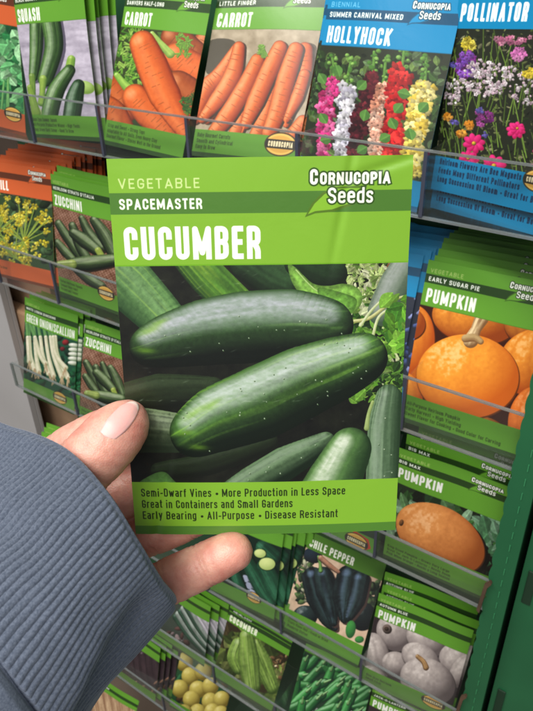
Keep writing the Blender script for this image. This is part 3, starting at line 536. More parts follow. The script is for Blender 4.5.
def art_slices(a):
    z = Zf(190, 530, 4.445); S = a.sl(200, 535, 300, 625); a.im[S] = c_(16, 36, 26)
    for i in range(4):
        for j in range(4): a.poly([z(235+j*22-i*6, 190+i*35), z(255+j*22-i*6, 195+i*35), z(258+j*22-i*4, 222+i*35), z(238+j*22-i*4, 218+i*35)], c_(170, 176, 200)*a.rg.uniform(.6, 1))
    K, D = c_(40, 96, 66), c_(8, 22, 16)
    for p, rr in (([z(200, 180), z(225, 260), z(245, 330)], [6, 7, 7]), ([z(255, 120), z(300, 200), z(350, 290), z(380, 330)], [7, 9, 9, 8]), ([z(340, 150), z(380, 230), z(410, 300)], [9, 10, 8]), ([z(330, 60), z(380, 110)], [8, 8])):
        a.tube(p, rr, K, D, gl=.3, hw=.3, sn=8, streak=.4, hi=c_(120, 176, 150), lit=(-.5, -.3))
    for q in ((315, 88, 6, 4.4), (348, 138, 8.4, 6.4)): a.ell(*z(q[0], q[1]), q[2]+.8, q[3]+.8, .2, c_(40, 90, 50)); a.ell(*z(q[0], q[1]), q[2], q[3], .2, c_(216, 228, 150), c_(170, 190, 110))
def art_cuke2(a):
    z = Zf(150, 600, 3.553); S = a.sl(205, 612, 300, 712); a.im[S] = c_(84, 100, 44); a.scatter(208, 618, 298, 712, 260, [c_(96, 120, 50), c_(130, 150, 70), c_(60, 76, 34), c_(150, 160, 90), c_(70, 60, 36)], 5, 12, leaf=True, asp=(.5, .9))
    a.scatter(*z(400, 200), *z(500, 300), 40, [c_(190, 160, 110), c_(230, 210, 170), c_(120, 90, 60)], 1.5, 3.5)
    for p, rr in (([z(305, 160), z(295, 200), z(310, 240)], [8, 9, 7]), ([z(370, 160), z(400, 230), z(440, 320)], [6, 10, 7]), ([z(335, 130), z(345, 210), z(360, 310)], [8, 11, 9])):
        a.tube(p, rr, c_(132, 164, 74), c_(54, 76, 30), gl=.3, hw=.3, sn=9, streak=.7, blot=.4, pale=c_(180, 200, 120))
def art_leek(a):
    z = Zf(150, 560, 5.92); S = a.sl(135, 595, 225, 690); a.im[S] = c_(60, 70, 62)
    a.scatter(140, 625, 190, 680, 60, [c_(170, 150, 150), c_(110, 80, 76), c_(200, 190, 190), c_(80, 60, 56)], 2, 6)
    for i in range(9):
        o = i*26; c = c_(226, 222, 232) if i > 5 else c_(176, 190, 180) if i % 2 else c_(60, 96, 76)
        a.tube([z(150+o*.6, 270+o*-.1+(9-i)*12-60), z(230+o*.5, 340+(9-i)*14-40), z(370, 440+(9-i)*22-60)], [3, 2.8, 2.2], c, c*.45, gl=.2, hw=.3, streak=.5)
def art_jal(a):
    z = Zf(270, 520, 3.723); S = a.sl(275, 645, 390, 780); a.im[S] = c_(30, 50, 34); a.scatter(283, 650, 385, 720, 80, [c_(200, 200, 196), c_(40, 70, 46), c_(60, 100, 60)], 2, 5)
    for j in range(13):
        for i in range(5):
            x, y = 70+i*68+a.rg.uniform(-8, 8)+(j % 2)*20, 520+j*30+i*6+a.rg.uniform(-6, 6)
            t = a.rg.normal(0, .38); ca, sa = math.cos(t), math.sin(t); Q = lambda u, v: z(x+u*ca-v*sa, y+u*sa+v*ca); lg_ = a.rg.uniform(.8, 1.15); kk = a.rg.uniform(.7, 1.05)
            a.tube([Q(-34*lg_, 27), Q(0, 8), Q(40*lg_, -22)], [2.2, 5.2, 4.6], c_(66, 150, 70)*kk, c_(12, 48, 26), gl=.55, hw=.25, hi=c_(190, 230, 190), edge=.4); a.tube([Q(40*lg_, -22), Q(60*lg_, -36)], [1.6, 1], c_(130, 180, 110))
def art_lemon(a):
    z = Zf(150, 600, 3.553); S = a.sl(160, 655, 245, 760); a.im[S] = c_(30, 70, 40); a.scatter(160, 660, 245, 740, 70, [c_(40, 96, 60), c_(24, 60, 40), c_(110, 80, 50)], 3, 7)
    for x, y in ((110, 215), (135, 265), (185, 250), (95, 310), (165, 315), (215, 305), (140, 350), (215, 360), (262, 355), (165, 400), (225, 400), (110, 400), (260, 410)): a.ell(*z(x, y), 9.6, 9.2, .3, c_(206, 190, 96), c_(104, 88, 30), hi=.2)
def art_egg(a):
    S = a.sl(100, 640, 175, 760); a.im[S] = c_(40, 34, 34)
    for i in range(8): a.tube([(112+i*6, 652), (116+i*6, 672), (122+i*6, 700)], [3, 5, 4], c_(70, 54, 60), c_(20, 14, 20), gl=.5, hw=.25, hi=c_(170, 160, 176))
    a.scatter(135, 680, 165, 710, 20, [c_(200, 160, 130), c_(150, 110, 90)], 2, 5)
def art_bluefl(a):
    S = a.sl(300, 270, 430, 430); a.im[S] = c_(40, 46, 60); a.scatter(300, 280, 425, 420, 200, [c_(90, 110, 170), c_(60, 80, 50), c_(140, 150, 200)], 2, 6, lobes=5)
def art_tan(a):
    S = a.sl(60, 690, 150, 780); a.im[S] = c_(150, 116, 90)
    for i in range(7): a.tube([(78+i*9, 690), (86+i*9, 720), (100+i*9, 770)], [4, 5, 5], c_(206, 176, 140), c_(120, 84, 60), gl=.1, streak=.6)

# name, corners TL TR BR BL, style, category, subtitle, title, picture, lines, label, cat words, options
HC = [(106, 157), (413, 156), (395, 530), (137.5, 534)]
PK = [
 ('parsley', [(-62, -30), (14, -15), (29, 139), (-50, 122)], 'orange', '', '', '', art_parsley, ('', 'xx'), 'orange seed packet with leafy green herb, cut by the upper left picture edge', dict(sl=dict(u=70, v=98, w=19))),
 ('squash', [(12, -18), (80, -25), (101, 140), (33, 139)], 'green', '', 'BLACK BEAUTY', 'SQUASH', art_squash, ('Bush Type Summer Squash', 'All-Purpose Productive Winner • High Yields', 'Deep Green Dark Colour • Good To Grow'), 'green squash packet with dark courgettes on lilac boards, front of its pocket', dict()),
 ('carrot', [(127, -18), (214, -10), (180, 160), (103, 148)], 'green', 'VEGETABLE', 'DANVERS HALF-LONG', 'CARROT', art_carrot1, ('Crisp and Sweet • Strong Tops', 'Adaptable to All Soils, Even Heavy Clay', 'Gourmet Flavor • Stores Well in the Ground'), 'green carrot packet showing thick carrots with feathery tops, second title from the left', dict()),
 ('carrot', [(222, -16), (326, -14), (298, 165), (190, 155)], 'green', 'VEGETABLE', 'LITTLE FINGER', 'CARROT', art_carrot2, ('Baby Gourmet Carrots', 'Smooth and Cylindrical', 'Easy to Grow'), 'green carrot packet with a bundle of slender finger carrots, above the held packet', dict(sl=dict(u=69, v=101, w=24))),
 ('holly', [(335, -12), (463, -8), (417, 212), (291, 198)], 'blue', 'BIENNIAL', 'SUMMER CARNIVAL MIXED', 'HOLLYHOCK', art_holly, ('', ''), 'blue hollyhock packet with flower spikes in pink, white, red and yellow', dict(v1=97)),
 ('poll', [(468, -31), (600, -31), (556, 220), (430, 198)], 'blue', '', '', 'POLLINATOR', art_poll, ('Heirloom Flowers Are Bee Magnets', 'Feeds Many Different Pollinators', 'Long Succession Of Bloom • Great for Bouquets'), 'blue pollinator packet with mixed wildflowers, upper right corner', dict(sl=dict(u=69, v=98, w=18), big=1, wt=(1.1, .6, .6, 1.5))),
 ('dill', [(-13, 158), (51, 168), (57, 292), (-8, 277)], 'orange', '', '', 'DILL', art_dill, ('', 'Easy To Grow'), 'orange herb packet with yellow dill umbels at the left edge', dict(dill=1)),
 ('zucc', [(51, 171), (113, 190), (121, 314), (59, 296)], 'green', 'VEGETABLE', 'HEIRLOOM STRATO D\'ITALIA', 'ZUCCHINI', art_zucc(Zf(0, 150, 4.1), 1.), ('Italian Heirloom Squash', 'Compact Bush Habit', 'Striped and Tender'), 'green zucchini packet beside the orange dill packet, left of the held packet', dict(sl=dict(u=66, v=97, w=22), lg=False)),
 ('bluefl', [(315, 232), (423, 253), (395, 420), (285, 390)], 'blue', '', '', '', art_bluefl, (), 'plain blue packet edge showing between held packet and sugar pie pumpkin packet', dict(lg=False)),
 ('sugar', [(429, 258), (553, 288), (522, 463), (400, 421)], 'green', 'VEGETABLE', 'EARLY SUGAR PIE', 'PUMPKIN', art_sugar, ('All-Purpose Heirloom Pumpkin', 'Early Harvest • High Yielding', 'Sweet Flavor for Cooking • Good Color for Carving'), 'green pumpkin packet with one round bright orange pumpkin, right of the held packet', dict(v0=30, v1=94, wt=(1.3, .4, .6, 1.3))),
 ('onion', [(24, 293), (77, 312), (76, 423), (21, 393)], 'green', 'VEGETABLE', 'WHITE LISBON BUNCHING', 'GREEN ONION/SCALLION', art_onion, ('',), 'green scallion packet with white bunching onions, lower left above the sleeve', dict(tend=(78, 27.3), sl=dict(u=60, v=101, w=22), lg=False)),
 ('zucc2', [(85, 314), (142, 335), (135, 452), (77, 424)], 'green', 'VEGETABLE', 'HEIRLOOM STRATO D\'ITALIA', 'ZUCCHINI', art_zucc(lambda x, y: (81.5+(x-215)*.165, 343+(y-215)*.19+(x-215)*.055), .85), ('Italian Heirloom Squash', 'Compact Bush Habit', 'Striped and Tender'), 'green zucchini packet beside the scallion packet, just above the thumb', dict(lg=False)),
 ('bigmax', [(399, 447), (514, 488), (490, 602), (377, 554)], 'green', 'VEGETABLE', 'BIG MAX', 'PUMPKIN', art_bigmax, ('King-Sized Pumpkin • Grows Very Large', 'Great for Jack-O-Lanterns • Needs Room', 'Pick When Orange • Needs a Long Season'), 'green pumpkin packet with one long leaning orange pumpkin in a clear pocket', dict(v0=33, v1=88)),
 ('chile', [(310, 517), (392, 550), (358, 678), (280, 630)], 'green', '', '', 'CHILE PEPPER', art_chile, ('Poblano Type • Mild to Medium Heat', 'Fruits Ripen Red • Fresh or Dried', 'Wonderful Stuffed'), 'green chile pepper packet with two dark glossy poblano peppers', dict(v0=27, v1=92, t2=(3, 23.5), cap=7.6, lg=False)),
 ('slices', [(218, 493), (284, 520), (278, 628), (206, 590)], 'green', '', '', '', art_slices, ('',), 'green packet with dark cucumbers and cut slices, right of the little finger', dict(sl=dict(u=56, v=97, w=19))),
 ('bluepump', [(379, 594), (475, 629), (452, 724), (356, 682)], 'green', 'VEGETABLE', 'AUTUMN BLUE', 'PUMPKIN', art_bluepump, ('Blue-Grey Heirloom', 'Sweet Flesh'), 'green pumpkin packet with a heap of grey blue pumpkins, lower right', dict(v0=28, v1=92, sl=dict(u=66, v=98, w=22), lg=False)),
 ('cuke2', [(226, 603), (298, 640), (272, 716), (210, 676)], 'green', '', 'HEIRLOOM', 'CUCUMBER', art_cuke2, ('',), 'small green cucumber packet with pale spiny cucumbers on leaves, bottom middle', dict(v0=24, v1=96, lg=False)),
 ('leek', [(158, 575), (209, 605), (207, 668), (150, 630)], 'green', 'VEGETABLE', '', '', art_leek, ('',), 'green packet with slanting grey white leek stalks, under the little finger', dict(lg=False)),
 ('jal', [(303, 640), (380, 675), (350, 770), (280, 735)], 'green', '', '', '', art_jal, ('',), 'packet with a heap of glossy green chillies at the bottom edge, below the chile packet', dict(v0=10, v1=96, lg=False)),
 ('lemon', [(180, 640), (240, 670), (222, 740), (165, 705)], 'green', '', '', '', art_lemon, ('',), 'packet with round yellow fruit at the bottom edge', dict(v0=16, v1=100, lg=False)),
 ('egg', [(118, 622), (160, 646), (157, 704), (110, 672)], 'green', 'VEGETABLE', 'HEIRLOOM', '', art_egg, ('',), 'dark packet with purple black fruit beside the sleeve, bottom left', dict(lg=False)),
 ('tan', [(98, 674), (142, 702), (130, 760), (78, 730)], 'green', '', 'HEIRLOOM', '', art_tan, ('',), 'packet with beige roots at the bottom edge, right of the sleeve', dict(v0=22, lg=False)),
 ('hidpep', [(318, 400), (400, 436), (374, 556), (286, 520)], 'green', '', '', '', art_jal, ('Mild and Sweet', 'Early and Productive', 'Compact Plants for Containers'), 'green packet bottom with red and yellow seal, peeking out under the held packet', dict(lg=False, sl=dict(u=66, v=105, w=22, red=True))),
 ('jack', [(370, 683), (462, 722), (440, 800), (350, 765)], 'green', 'VEGETABLE', 'JACK-O-LANTERN', 'PUMPKIN', art_bluepump, (), 'green pumpkin packet title just entering at the bottom right edge', dict(lg=False, v0=28)),
]

# ------------------------------------------------------------------ materials
def mat(name, col=(.5, .5, .5), rough=.5, **kw):
    m = bpy.data.materials.new(name); m.use_nodes = True; b = m.node_tree.nodes['Principled BSDF']
    b.inputs['Base Color'].default_value = (*col, 1); b.inputs['Roughness'].default_value = rough
    for k, v in kw.items(): b.inputs[k.replace('_', ' ')].default_value = v
    return m, m.node_tree, b
def node(nt, t, **kw):
    n = nt.nodes.new(t)
    for k, v in kw.items():
        if hasattr(n, k): setattr(n, k, v)
        else: n.inputs[k].default_value = v
    return n
def bump(nt, b, scale=200, strength=.1, dist=.001, detail=4, stretch=None):
    tc = node(nt, 'ShaderNodeTexCoord'); n = node(nt, 'ShaderNodeTexNoise'); n.inputs['Scale'].default_value = scale; n.inputs['Detail'].default_value = detail
    src = tc.outputs['Object']
    if stretch:
        mp = node(nt, 'ShaderNodeMapping'); mp.inputs['Scale'].default_value = stretch; nt.links.new(src, mp.inputs[0]); src = mp.outputs[0]
    nt.links.new(src, n.inputs['Vector']); bp = node(nt, 'ShaderNodeBump'); bp.inputs['Strength'].default_value = strength; bp.inputs['Distance'].default_value = dist
    nt.links.new(n.outputs[0], bp.inputs['Height']); nt.links.new(bp.outputs[0], b.inputs['Normal']); return n, tc
def print_mat(name, img, rough=.42, coat=.15):
    m, nt, b = mat(name, rough=rough); t = node(nt, 'ShaderNodeTexImage'); t.image = img; t.interpolation = 'Cubic'
    nt.links.new(t.outputs[0], b.inputs['Base Color']); b.inputs['Coat Weight'].default_value = coat; b.inputs['Coat Roughness'].default_value = .25
    n_, tc_ = bump(nt, b, 45, .16, .0014, 6); n_.inputs['Distortion'].default_value = .6; return m
def noisy(name, c0, c1, scale=30, rough=.6, bs=.15, bd=.001, detail=5, stretch=None, **kw):
    m, nt, b = mat(name, rough=rough, **kw); n, tc = bump(nt, b, scale*4, bs, bd)
    n2 = node(nt, 'ShaderNodeTexNoise'); n2.inputs['Scale'].default_value = scale; n2.inputs['Detail'].default_value = detail; s = tc.outputs['Object']
    if stretch: mp = node(nt, 'ShaderNodeMapping'); mp.inputs['Scale'].default_value = stretch; nt.links.new(s, mp.inputs[0]); s = mp.outputs[0]
    nt.links.new(s, n2.inputs['Vector']); cr = node(nt, 'ShaderNodeValToRGB'); cr.color_ramp.elements[0].color = (*c0, 1); cr.color_ramp.elements[1].color = (*c1, 1)
    cr.color_ramp.elements[0].position = .3; cr.color_ramp.elements[1].position = .7
    nt.links.new(n2.outputs[0], cr.inputs[0]); nt.links.new(cr.outputs[0], b.inputs['Base Color']); return m
PAPER = {k: noisy('packet_back_'+k, tuple(c*.9), tuple(c), 8, .45, .05) for k, c in dict(green=np.array([.085, .27, .02]), orange=np.array([.62, .12, .02]), blue=np.array([.01, .22, .5]), hero=np.array([.3, .62, .02])).items()}  # green backs carry the rack's shade in their colour, hero back the lit tone
def clear(name, tint, trans=.86, edge=False):
    m = bpy.data.materials.new(name); m.use_nodes = True; nt = m.node_tree; nt.nodes.remove(nt.nodes['Principled BSDF']); out = nt.nodes['Material Output']
    tr = node(nt, 'ShaderNodeBsdfTransparent'); tr.inputs[0].default_value = (*tint, 1)
    gl = node(nt, 'ShaderNodeBsdfGlossy'); gl.inputs['Roughness'].default_value = .12; gl.inputs['Color'].default_value = (1, 1, 1, 1)
    df = node(nt, 'ShaderNodeBsdfDiffuse'); df.inputs[0].default_value = (.5, .52, .5, 1)
    lw = node(nt, 'ShaderNodeLayerWeight'); lw.inputs[0].default_value = .5; pw = node(nt, 'ShaderNodeMath', operation='POWER'); pw.inputs[1].default_value = 4.; nt.links.new(lw.outputs['Facing'], pw.inputs[0]); fr = node(nt, 'ShaderNodeMath', operation='MULTIPLY_ADD'); fr.inputs[1].default_value = .35; fr.inputs[2].default_value = .02; nt.links.new(pw.outputs[0], fr.inputs[0]); mx = node(nt, 'ShaderNodeMixShader'); m2 = node(nt, 'ShaderNodeMixShader'); m2.inputs[0].default_value = 1-trans
    tc = node(nt, 'ShaderNodeTexCoord'); nz = node(nt, 'ShaderNodeTexNoise'); nz.inputs['Scale'].default_value = 40; nt.links.new(tc.outputs['Object'], nz.inputs['Vector'])
    bp = node(nt, 'ShaderNodeBump'); bp.inputs['Strength'].default_value = .08; bp.inputs['Distance'].default_value = .001; nt.links.new(nz.outputs[0], bp.inputs['Height']); nt.links.new(bp.outputs[0], gl.inputs['Normal'])
    nt.links.new(tr.outputs[0], m2.inputs[1]); nt.links.new(df.outputs[0], m2.inputs[2]); nt.links.new(fr.outputs[0], mx.inputs[0]); nt.links.new(m2.outputs[0], mx.inputs[1]); nt.links.new(gl.outputs[0], mx.inputs[2]); nt.links.new(mx.outputs[0], out.inputs[0]); return m
M_CLEAR = clear('clear_plastic', (.965, .975, .97), .99); M_EDGE = mat('plastic_edge', (.34, .37, .37), .15, Transmission_Weight=.6, IOR=1.45)[0]
M_DIV = mat('plastic_divider_edge', (.05, .055, .08), .15)[0]
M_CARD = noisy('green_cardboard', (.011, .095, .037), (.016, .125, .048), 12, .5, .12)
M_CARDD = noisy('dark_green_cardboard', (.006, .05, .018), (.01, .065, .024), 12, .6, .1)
M_KRAFT = noisy('brown_corrugated_board', (.05, .028, .016), (.12, .065, .036), 40, .8, .4)
M_WHITE = noisy('grey_white_board', (.36, .35, .35), (.42, .41, .41), 6, .5, .05)

# ------------------------------------------------------------------ mesh helpers
def mesh(name, V, Fc, m, parent=None, smooth=True, uv=None, mi=None):
    me = bpy.data.meshes.new(name); me.from_pydata([tuple(v) for v in V], [], [tuple(f) for f in Fc]); me.update()
    for x in (m if isinstance(m, list) else [m]): me.materials.append(x)
    if smooth: me.polygons.foreach_set('use_smooth', [True]*len(me.polygons))
    if uv is not None:
        L = me.uv_layers.new(name='UVMap'); idx = np.zeros(len(me.loops), int); me.loops.foreach_get('vertex_index', idx); L.data.foreach_set('uv', np.array(uv)[idx].ravel())
    if mi is not None: me.polygons.foreach_set('material_index', mi)
    o = bpy.data.objects.new(name, me); C.objects.link(o)
    if parent is not None: o.parent = parent
    return o
def bx(bm, x0, x1, y0, y1, z0, z1):
    v = [bm.verts.new(p) for p in ((x0, y0, z0), (x1, y0, z0), (x1, y1, z0), (x0, y1, z0), (x0, y0, z1), (x1, y0, z1), (x1, y1, z1), (x0, y1, z1))]
    for f in ((0, 3, 2, 1), (4, 5, 6, 7), (0, 1, 5, 4), (1, 2, 6, 5), (2, 3, 7, 6), (3, 0, 4, 7)): bm.faces.new([v[i] for i in f])
def bobj(name, bm, m, parent=None, bevel=0):
    if bevel: bmesh.ops.bevel(bm, geom=bm.edges[:], offset=bevel, segments=2, affect='EDGES', profile=.5)
    me = bpy.data.meshes.new(name); bm.to_mesh(me); bm.free(); me.materials.append(m); o = bpy.data.objects.new(name, me); C.objects.link(o)
    if parent is not None: o.parent = parent
    return o
def empty(name, loc=(0, 0, 0)):
    o = bpy.data.objects.new(name, None); o.empty_display_size = .02; C.objects.link(o); o.location = loc; return o

def packet_mesh(name, mats, seed=0, nx=16, ny=22, puff=.0011, bow=0., wob=.0005, curl=0., used=False):
    rg = np.random.default_rng(seed); ph = rg.uniform(0, 6, 6); V = []; UV = []; Fc = []; mi = []
    for side in (0, 1):
        for j in range(ny+1):
            for i in range(nx+1):
                u, v = i/nx, j/ny; x = (u-.5)*W; z = v*H
                p = puff*(1-(2*u-1)**4)*(1-(2*v-1)**4)*(.7+.3*math.sin(5*u+ph[0])*math.sin(6*v+ph[1]))+.00012
                mid = bow*(1-(2*u-1)**2)*-1+curl*(v**3)+wob*(math.sin(7*u+ph[2]+3*v)+math.sin(9*v+ph[3])*.7)*(v)
                if used:      # folds and the seeds pressing through the paper
                    g = lambda s_, w_: math.exp(-(s_/w_)**2)
                    mid += .00045*g(u-.80+(1-v)*.25, .012)*min(1, max(0, (v-.68)*6))+.0004*g((v-.93)-(u-.7)*.22, .01)*min(1, max(0, (u-.66)*5))
                    mid -= .0005*g(u-.45, .16)*g(v-.30, .12)+.0003*g(u-.62, .1)*g(v-.22, .08)-.0005*g(u-.06, .1)*g(v-.30, .08)
                    mid += .00028*g(u-.14-(v-.2)*.3, .012)*min(1, max(0, (.42-v)*5))
                y = mid-(p if side == 0 else -p*.8); V.append((x, y, z)); UV.append((u, v))
    n = (nx+1)*(ny+1)
    for j in range(ny):
        for i in range(nx):
            a = j*(nx+1)+i; Fc.append((a, a+1, a+nx+2, a+nx+1)); mi.append(0)
            b = a+n; Fc.append((b+nx+1, b+nx+2, b+1, b)); mi.append(1)
    bd = [i for i in range(nx)]+[j*(nx+1)+nx for j in range(ny)]+[ny*(nx+1)+i for i in range(nx, 0, -1)]+[j*(nx+1) for j in range(ny, 0, -1)]
    q0 = len(V)
    for i in bd: V.append(V[i]); UV.append(UV[i])
    for i in bd: V.append(V[i+n]); UV.append(UV[i])
    m_ = len(bd)
    for k in range(m_): a, b = q0+k, q0+(k+1) % m_; Fc.append((a+m_, b+m_, b, a)); mi.append(1)
    return mesh(name, V, Fc, mats, uv=UV, mi=mi)
def place(o, p, dx=0, dy=0, dz=0, tilt=0, yaw=0, roll=0):
    M = Matrix([list(r_) for r_ in rotv(p[3:])]).to_4x4(); T = Matrix.Translation(Vector(p[:3])+Vector((dx, dy, dz)))
    o.matrix_world = T @ M @ Matrix.Rotation(tilt, 4, 'X') @ Matrix.Rotation(yaw, 4, 'Z') @ Matrix.Rotation(roll, 4, 'Y')

# ------------------------------------------------------------------ the packets in the rack
PO = {}; PP = {}; SEEN = set()
for i, (key, cor, sty, cg, sub, title, pic, lines, label, op) in enumerate(PK):
    a = Art(cor, 5, i+1); v0, v1 = op.get('v0', 29), op.get('v1', 96)
    st = template(a, sty, cg, sub, title, v0=v0, v1=v1); pic(a)
    if op.get('big'):
        a.clip = (0, MH); a.rect(0, v1-1, MW, MH, st[0]*.93)
        for q, l in enumerate(lines): a.text(l, (4, v1+3.4+q*4.9), (4+1.72*len(l), v1+3.4+q*4.9), cap=3.4, th=.2, col=c_(6, 40, 74))
        a.text('POLLINATOR', (2.8, 25.6), (44.5, 25.6), cap=8.6, th=.19, col=(.97, .97, .97)); seal(a, **op['sl'])
    elif key == 'dill':
        finish_template(a, st, '', '', '', lines, v0, v1); a.text('DILL', (12, 26), (27, 26), cap=9.2, th=.185, col=(.97, .95, .9))
    elif key == 'chile':
        finish_template(a, st, '', '', '', lines, v0, v1, lg=False); a.rect(0, 0, MW, v0, st[0]*.8); a.text(title, (3, 24.5), (52, 24.5), cap=8, th=.18, col=(.95, .95, .9)); a.rect(0, 0, MW, 10, st[1])
    elif key == 'cuke2':
        finish_template(a, st, '', '', '', lines, v0, v1, lg=False); a.rect(0, 4, MW, 8, st[1]); a.text(title, (3, 22), (40, 22), cap=9, th=.18, col=(.93, .95, .85)); a.text('HEIRLOOM', (6, 7.2), (30, 7.2), cap=2.4, th=.2)
    else:
        finish_template(a, st, cg, sub, title, lines if key != 'parsley' else (), v0, v1, tend=op.get('tend'), lg=op.get('lg', True), sl=op.get('sl'))
    if key == 'holly': a.text('', (0, 0))
    img = a.finish(key+'_print'); pm = print_mat(key+'_print', img)
    p = fit(cor, wt=op.get('wt', (1, 1, 1, 1))); o = packet_mesh('seed_packet', [pm, PAPER[sty]], i, wob=.0007); place(o, p)
    tag(o, label, 'seed packet'); PO[key] = o; PP[key] = p

def stack(key, n, dy, dx=0., dz=0., label=None, group=None, tilt=0., jit=.0013, sty=None, start=1):
    rg = np.random.default_rng(len(key)+n); src = PO[key]; out = []
    for k in range(start, start+n):
        c = src.copy(); C.objects.link(c)
        if sty: 
            if k == start: me = src.data.copy(); me.materials[0] = PAPER[sty]; me.materials[1] = PAPER[sty]; stack.me = me
            c.data = stack.me
        place(c, PP[key], dx*k+rg.uniform(-jit, jit), dy*k, dz*k+rg.uniform(-jit, jit)*1.5, tilt=tilt*k, roll=rg.uniform(-.013, .013)); tag(c, label, 'seed packet', group); out.append(c)
    return out
stack('squash', 4, .0046, .0018, .000, 'squash packet fanned out behind the front squash packet', 'squash packets fanned behind the front one', tilt=-.012)
stack('sugar', 9, .0042, .0004, .0022, 'green sugar pie packet in the thick stack behind the front pumpkin packet', 'sugar pie packets stacked behind the front one', tilt=-.012)
stack('dill', 11, .0036, .0035, .0016, 'orange packet of the tight stack behind the dill and zucchini packets', 'orange packets stacked behind the dill packet', tilt=.004)
stack('zucc', 2, .0035, .001, .002, 'zucchini packet tucked right behind the upper zucchini packet', 'zucchini packets behind the upper one')
stack('bluefl', 9, .0042, .0036, .0012, 'blue packet of the fanned stack left of the sugar pie pumpkins', 'blue packets stacked in the middle row')
q = stack('bigmax', 2, .006, .004, .006, 'big pumpkin packet peeking out above the front one', 'pumpkin packets behind the long pumpkin packet', tilt=-.02)
stack('bluepump', 2, .006, .0, .0055, 'grey pumpkin packet peeking out above the front one', 'packets behind the grey pumpkin packet', tilt=-.02)
stack('slices', 4, .004, .006, .0, 'cucumber slice packet fanned out behind the front one', 'packets fanned behind the cucumber slice packet')
stack('onion', 3, .004, .0055, .0025, 'scallion packet behind the front scallion packet', 'packets behind the scallion packet')
stack('leek', 2, .006, .009, .001, 'leek packet fanned behind the front leek packet', 'packets behind the leek packet')
stack('egg', 3, .006, .006, .001, 'dark packet behind the front purple fruit packet', 'packets behind the purple fruit packet')
stack('carrot', 3, .0042, .002, .0, 'carrot packet stacked behind a front carrot packet', 'carrot packets behind the front ones')
stack('holly', 3, .0046, -.003, .0, 'hollyhock packet stacked behind the front hollyhock packet', 'packets behind the hollyhock packet')
stack('chile', 3, .0042, -.003, .0, 'chile pepper packet stacked behind the front chile packet', 'packets behind the chile packet')
# the second pollinator packet sits lower and in front-left
c = PO['poll'].copy(); C.objects.link(c); place(PO['poll'], PP['poll'], 0, 0, .0035); place(c, PP['poll'], -.0005, .0032, -.009); tag(c, 'lower blue pollinator packet, only its text strip showing under the front one', 'seed packet')
# onion-like green packets of the row behind the thumb, left
for k in range(4):
    c = PO['onion'].copy(); C.objects.link(c); p = fit([(30, 418), (92, 448), (88, 560), (28, 520)]); place(c, p, 0, .005*k, .004*k); tag(c, 'green packet top just above the sleeve, below the scallion pocket', 'seed packet', 'packets just above the sleeve')

# ------------------------------------------------------------------ clear trays
YF = .345; YB = .415
ROWS = [(-.136, -.66, -.056, [-.575, -.474, -.394, -.309, -.222, -.140], .037), (-.286, -.66, -.058, [-.575, -.488, -.40, -.315, -.228, -.139], .042),
        (-.419, -.597, -.058, [-.496, -.41, -.325, -.24, -.151], .03), (-.586, -.60, -.062, [-.52, -.43, -.337, -.243, -.155], .034),
        (-.756, -.64, -.065, [-.55, -.452, -.342, -.254, -.16], .036), (-.912, -.68, -.07, [-.563, -.445, -.35, -.25], .036)]
names = ['topmost clear plastic tray with squash, carrot and flower packets', 'second clear plastic tray from the top, holding dill and sugar pie pumpkin packets', 'third clear plastic tray, holding scallion and long pumpkin packets',
         'fourth clear plastic tray, holding chile pepper and grey pumpkin packets', 'fifth clear plastic tray, holding leek and small cucumber packets', 'lowest clear plastic tray in view, near the bottom left edge']
for (z, xa, xb, dv, lip), nm in zip(ROWS, names):
    t = empty('seed_tray', ((xa+xb)/2, YF, z)); tag(t, nm, 'tray', 'clear trays of the display rack'); ox, oz = (xa+xb)/2, z
    L = lambda x: x-ox
    bm = bmesh.new(); bx(bm, L(xa), L(xb), 0, .0014, 0, lip-.0007); bobj('front_panel', bm, M_CLEAR, t)
    bm = bmesh.new(); bx(bm, L(xa), L(xb), -.0004, .0018, lip-.0006, lip+.0004); bx(bm, L(xa), L(xb), -.0005, .002, -.0008, .0004); bobj('panel_rim', bm, M_EDGE, t)
    bm = bmesh.new(); bx(bm, L(xa), L(xb), .002, YB-YF, -.0014, 0); bobj('tray_floor', bm, M_CLEAR, t)
    for x in dv+[xa, xb]:
        d = bmesh.new(); bx(d, L(x)-.0005, L(x)+.0005, .0024, YB-YF, .0008, lip-.001); dd = bobj('divider', d, M_CLEAR, t)
        d = bmesh.new(); bx(d, L(x)-.0011, L(x)+.0011, -.001, .0014, .0003, lip-.0004); bobj('divider_edge', d, M_EDGE if x in (xa, xb) else M_DIV, dd)

# ------------------------------------------------------------------ cardboard display stand
rack = empty('display_rack', (-.35, .43, -1.1)); tag(rack, 'green cardboard display rack holding all the clear trays', 'display rack')
def rk(name, boxes, m, bevel=0):
    bm = bmesh.new()
    for b in boxes: bx(bm, b[0]+.35, b[1]+.35, b[2]-.43, b[3]-.43, b[4]+1.1, b[5]+1.1)
    return bobj(name, bm, m, rack, bevel)
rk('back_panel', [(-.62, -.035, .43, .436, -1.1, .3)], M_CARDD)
rk('side_panel', [(-.054, -.050, .344, .43, -1.1, .3)], M_CARD)
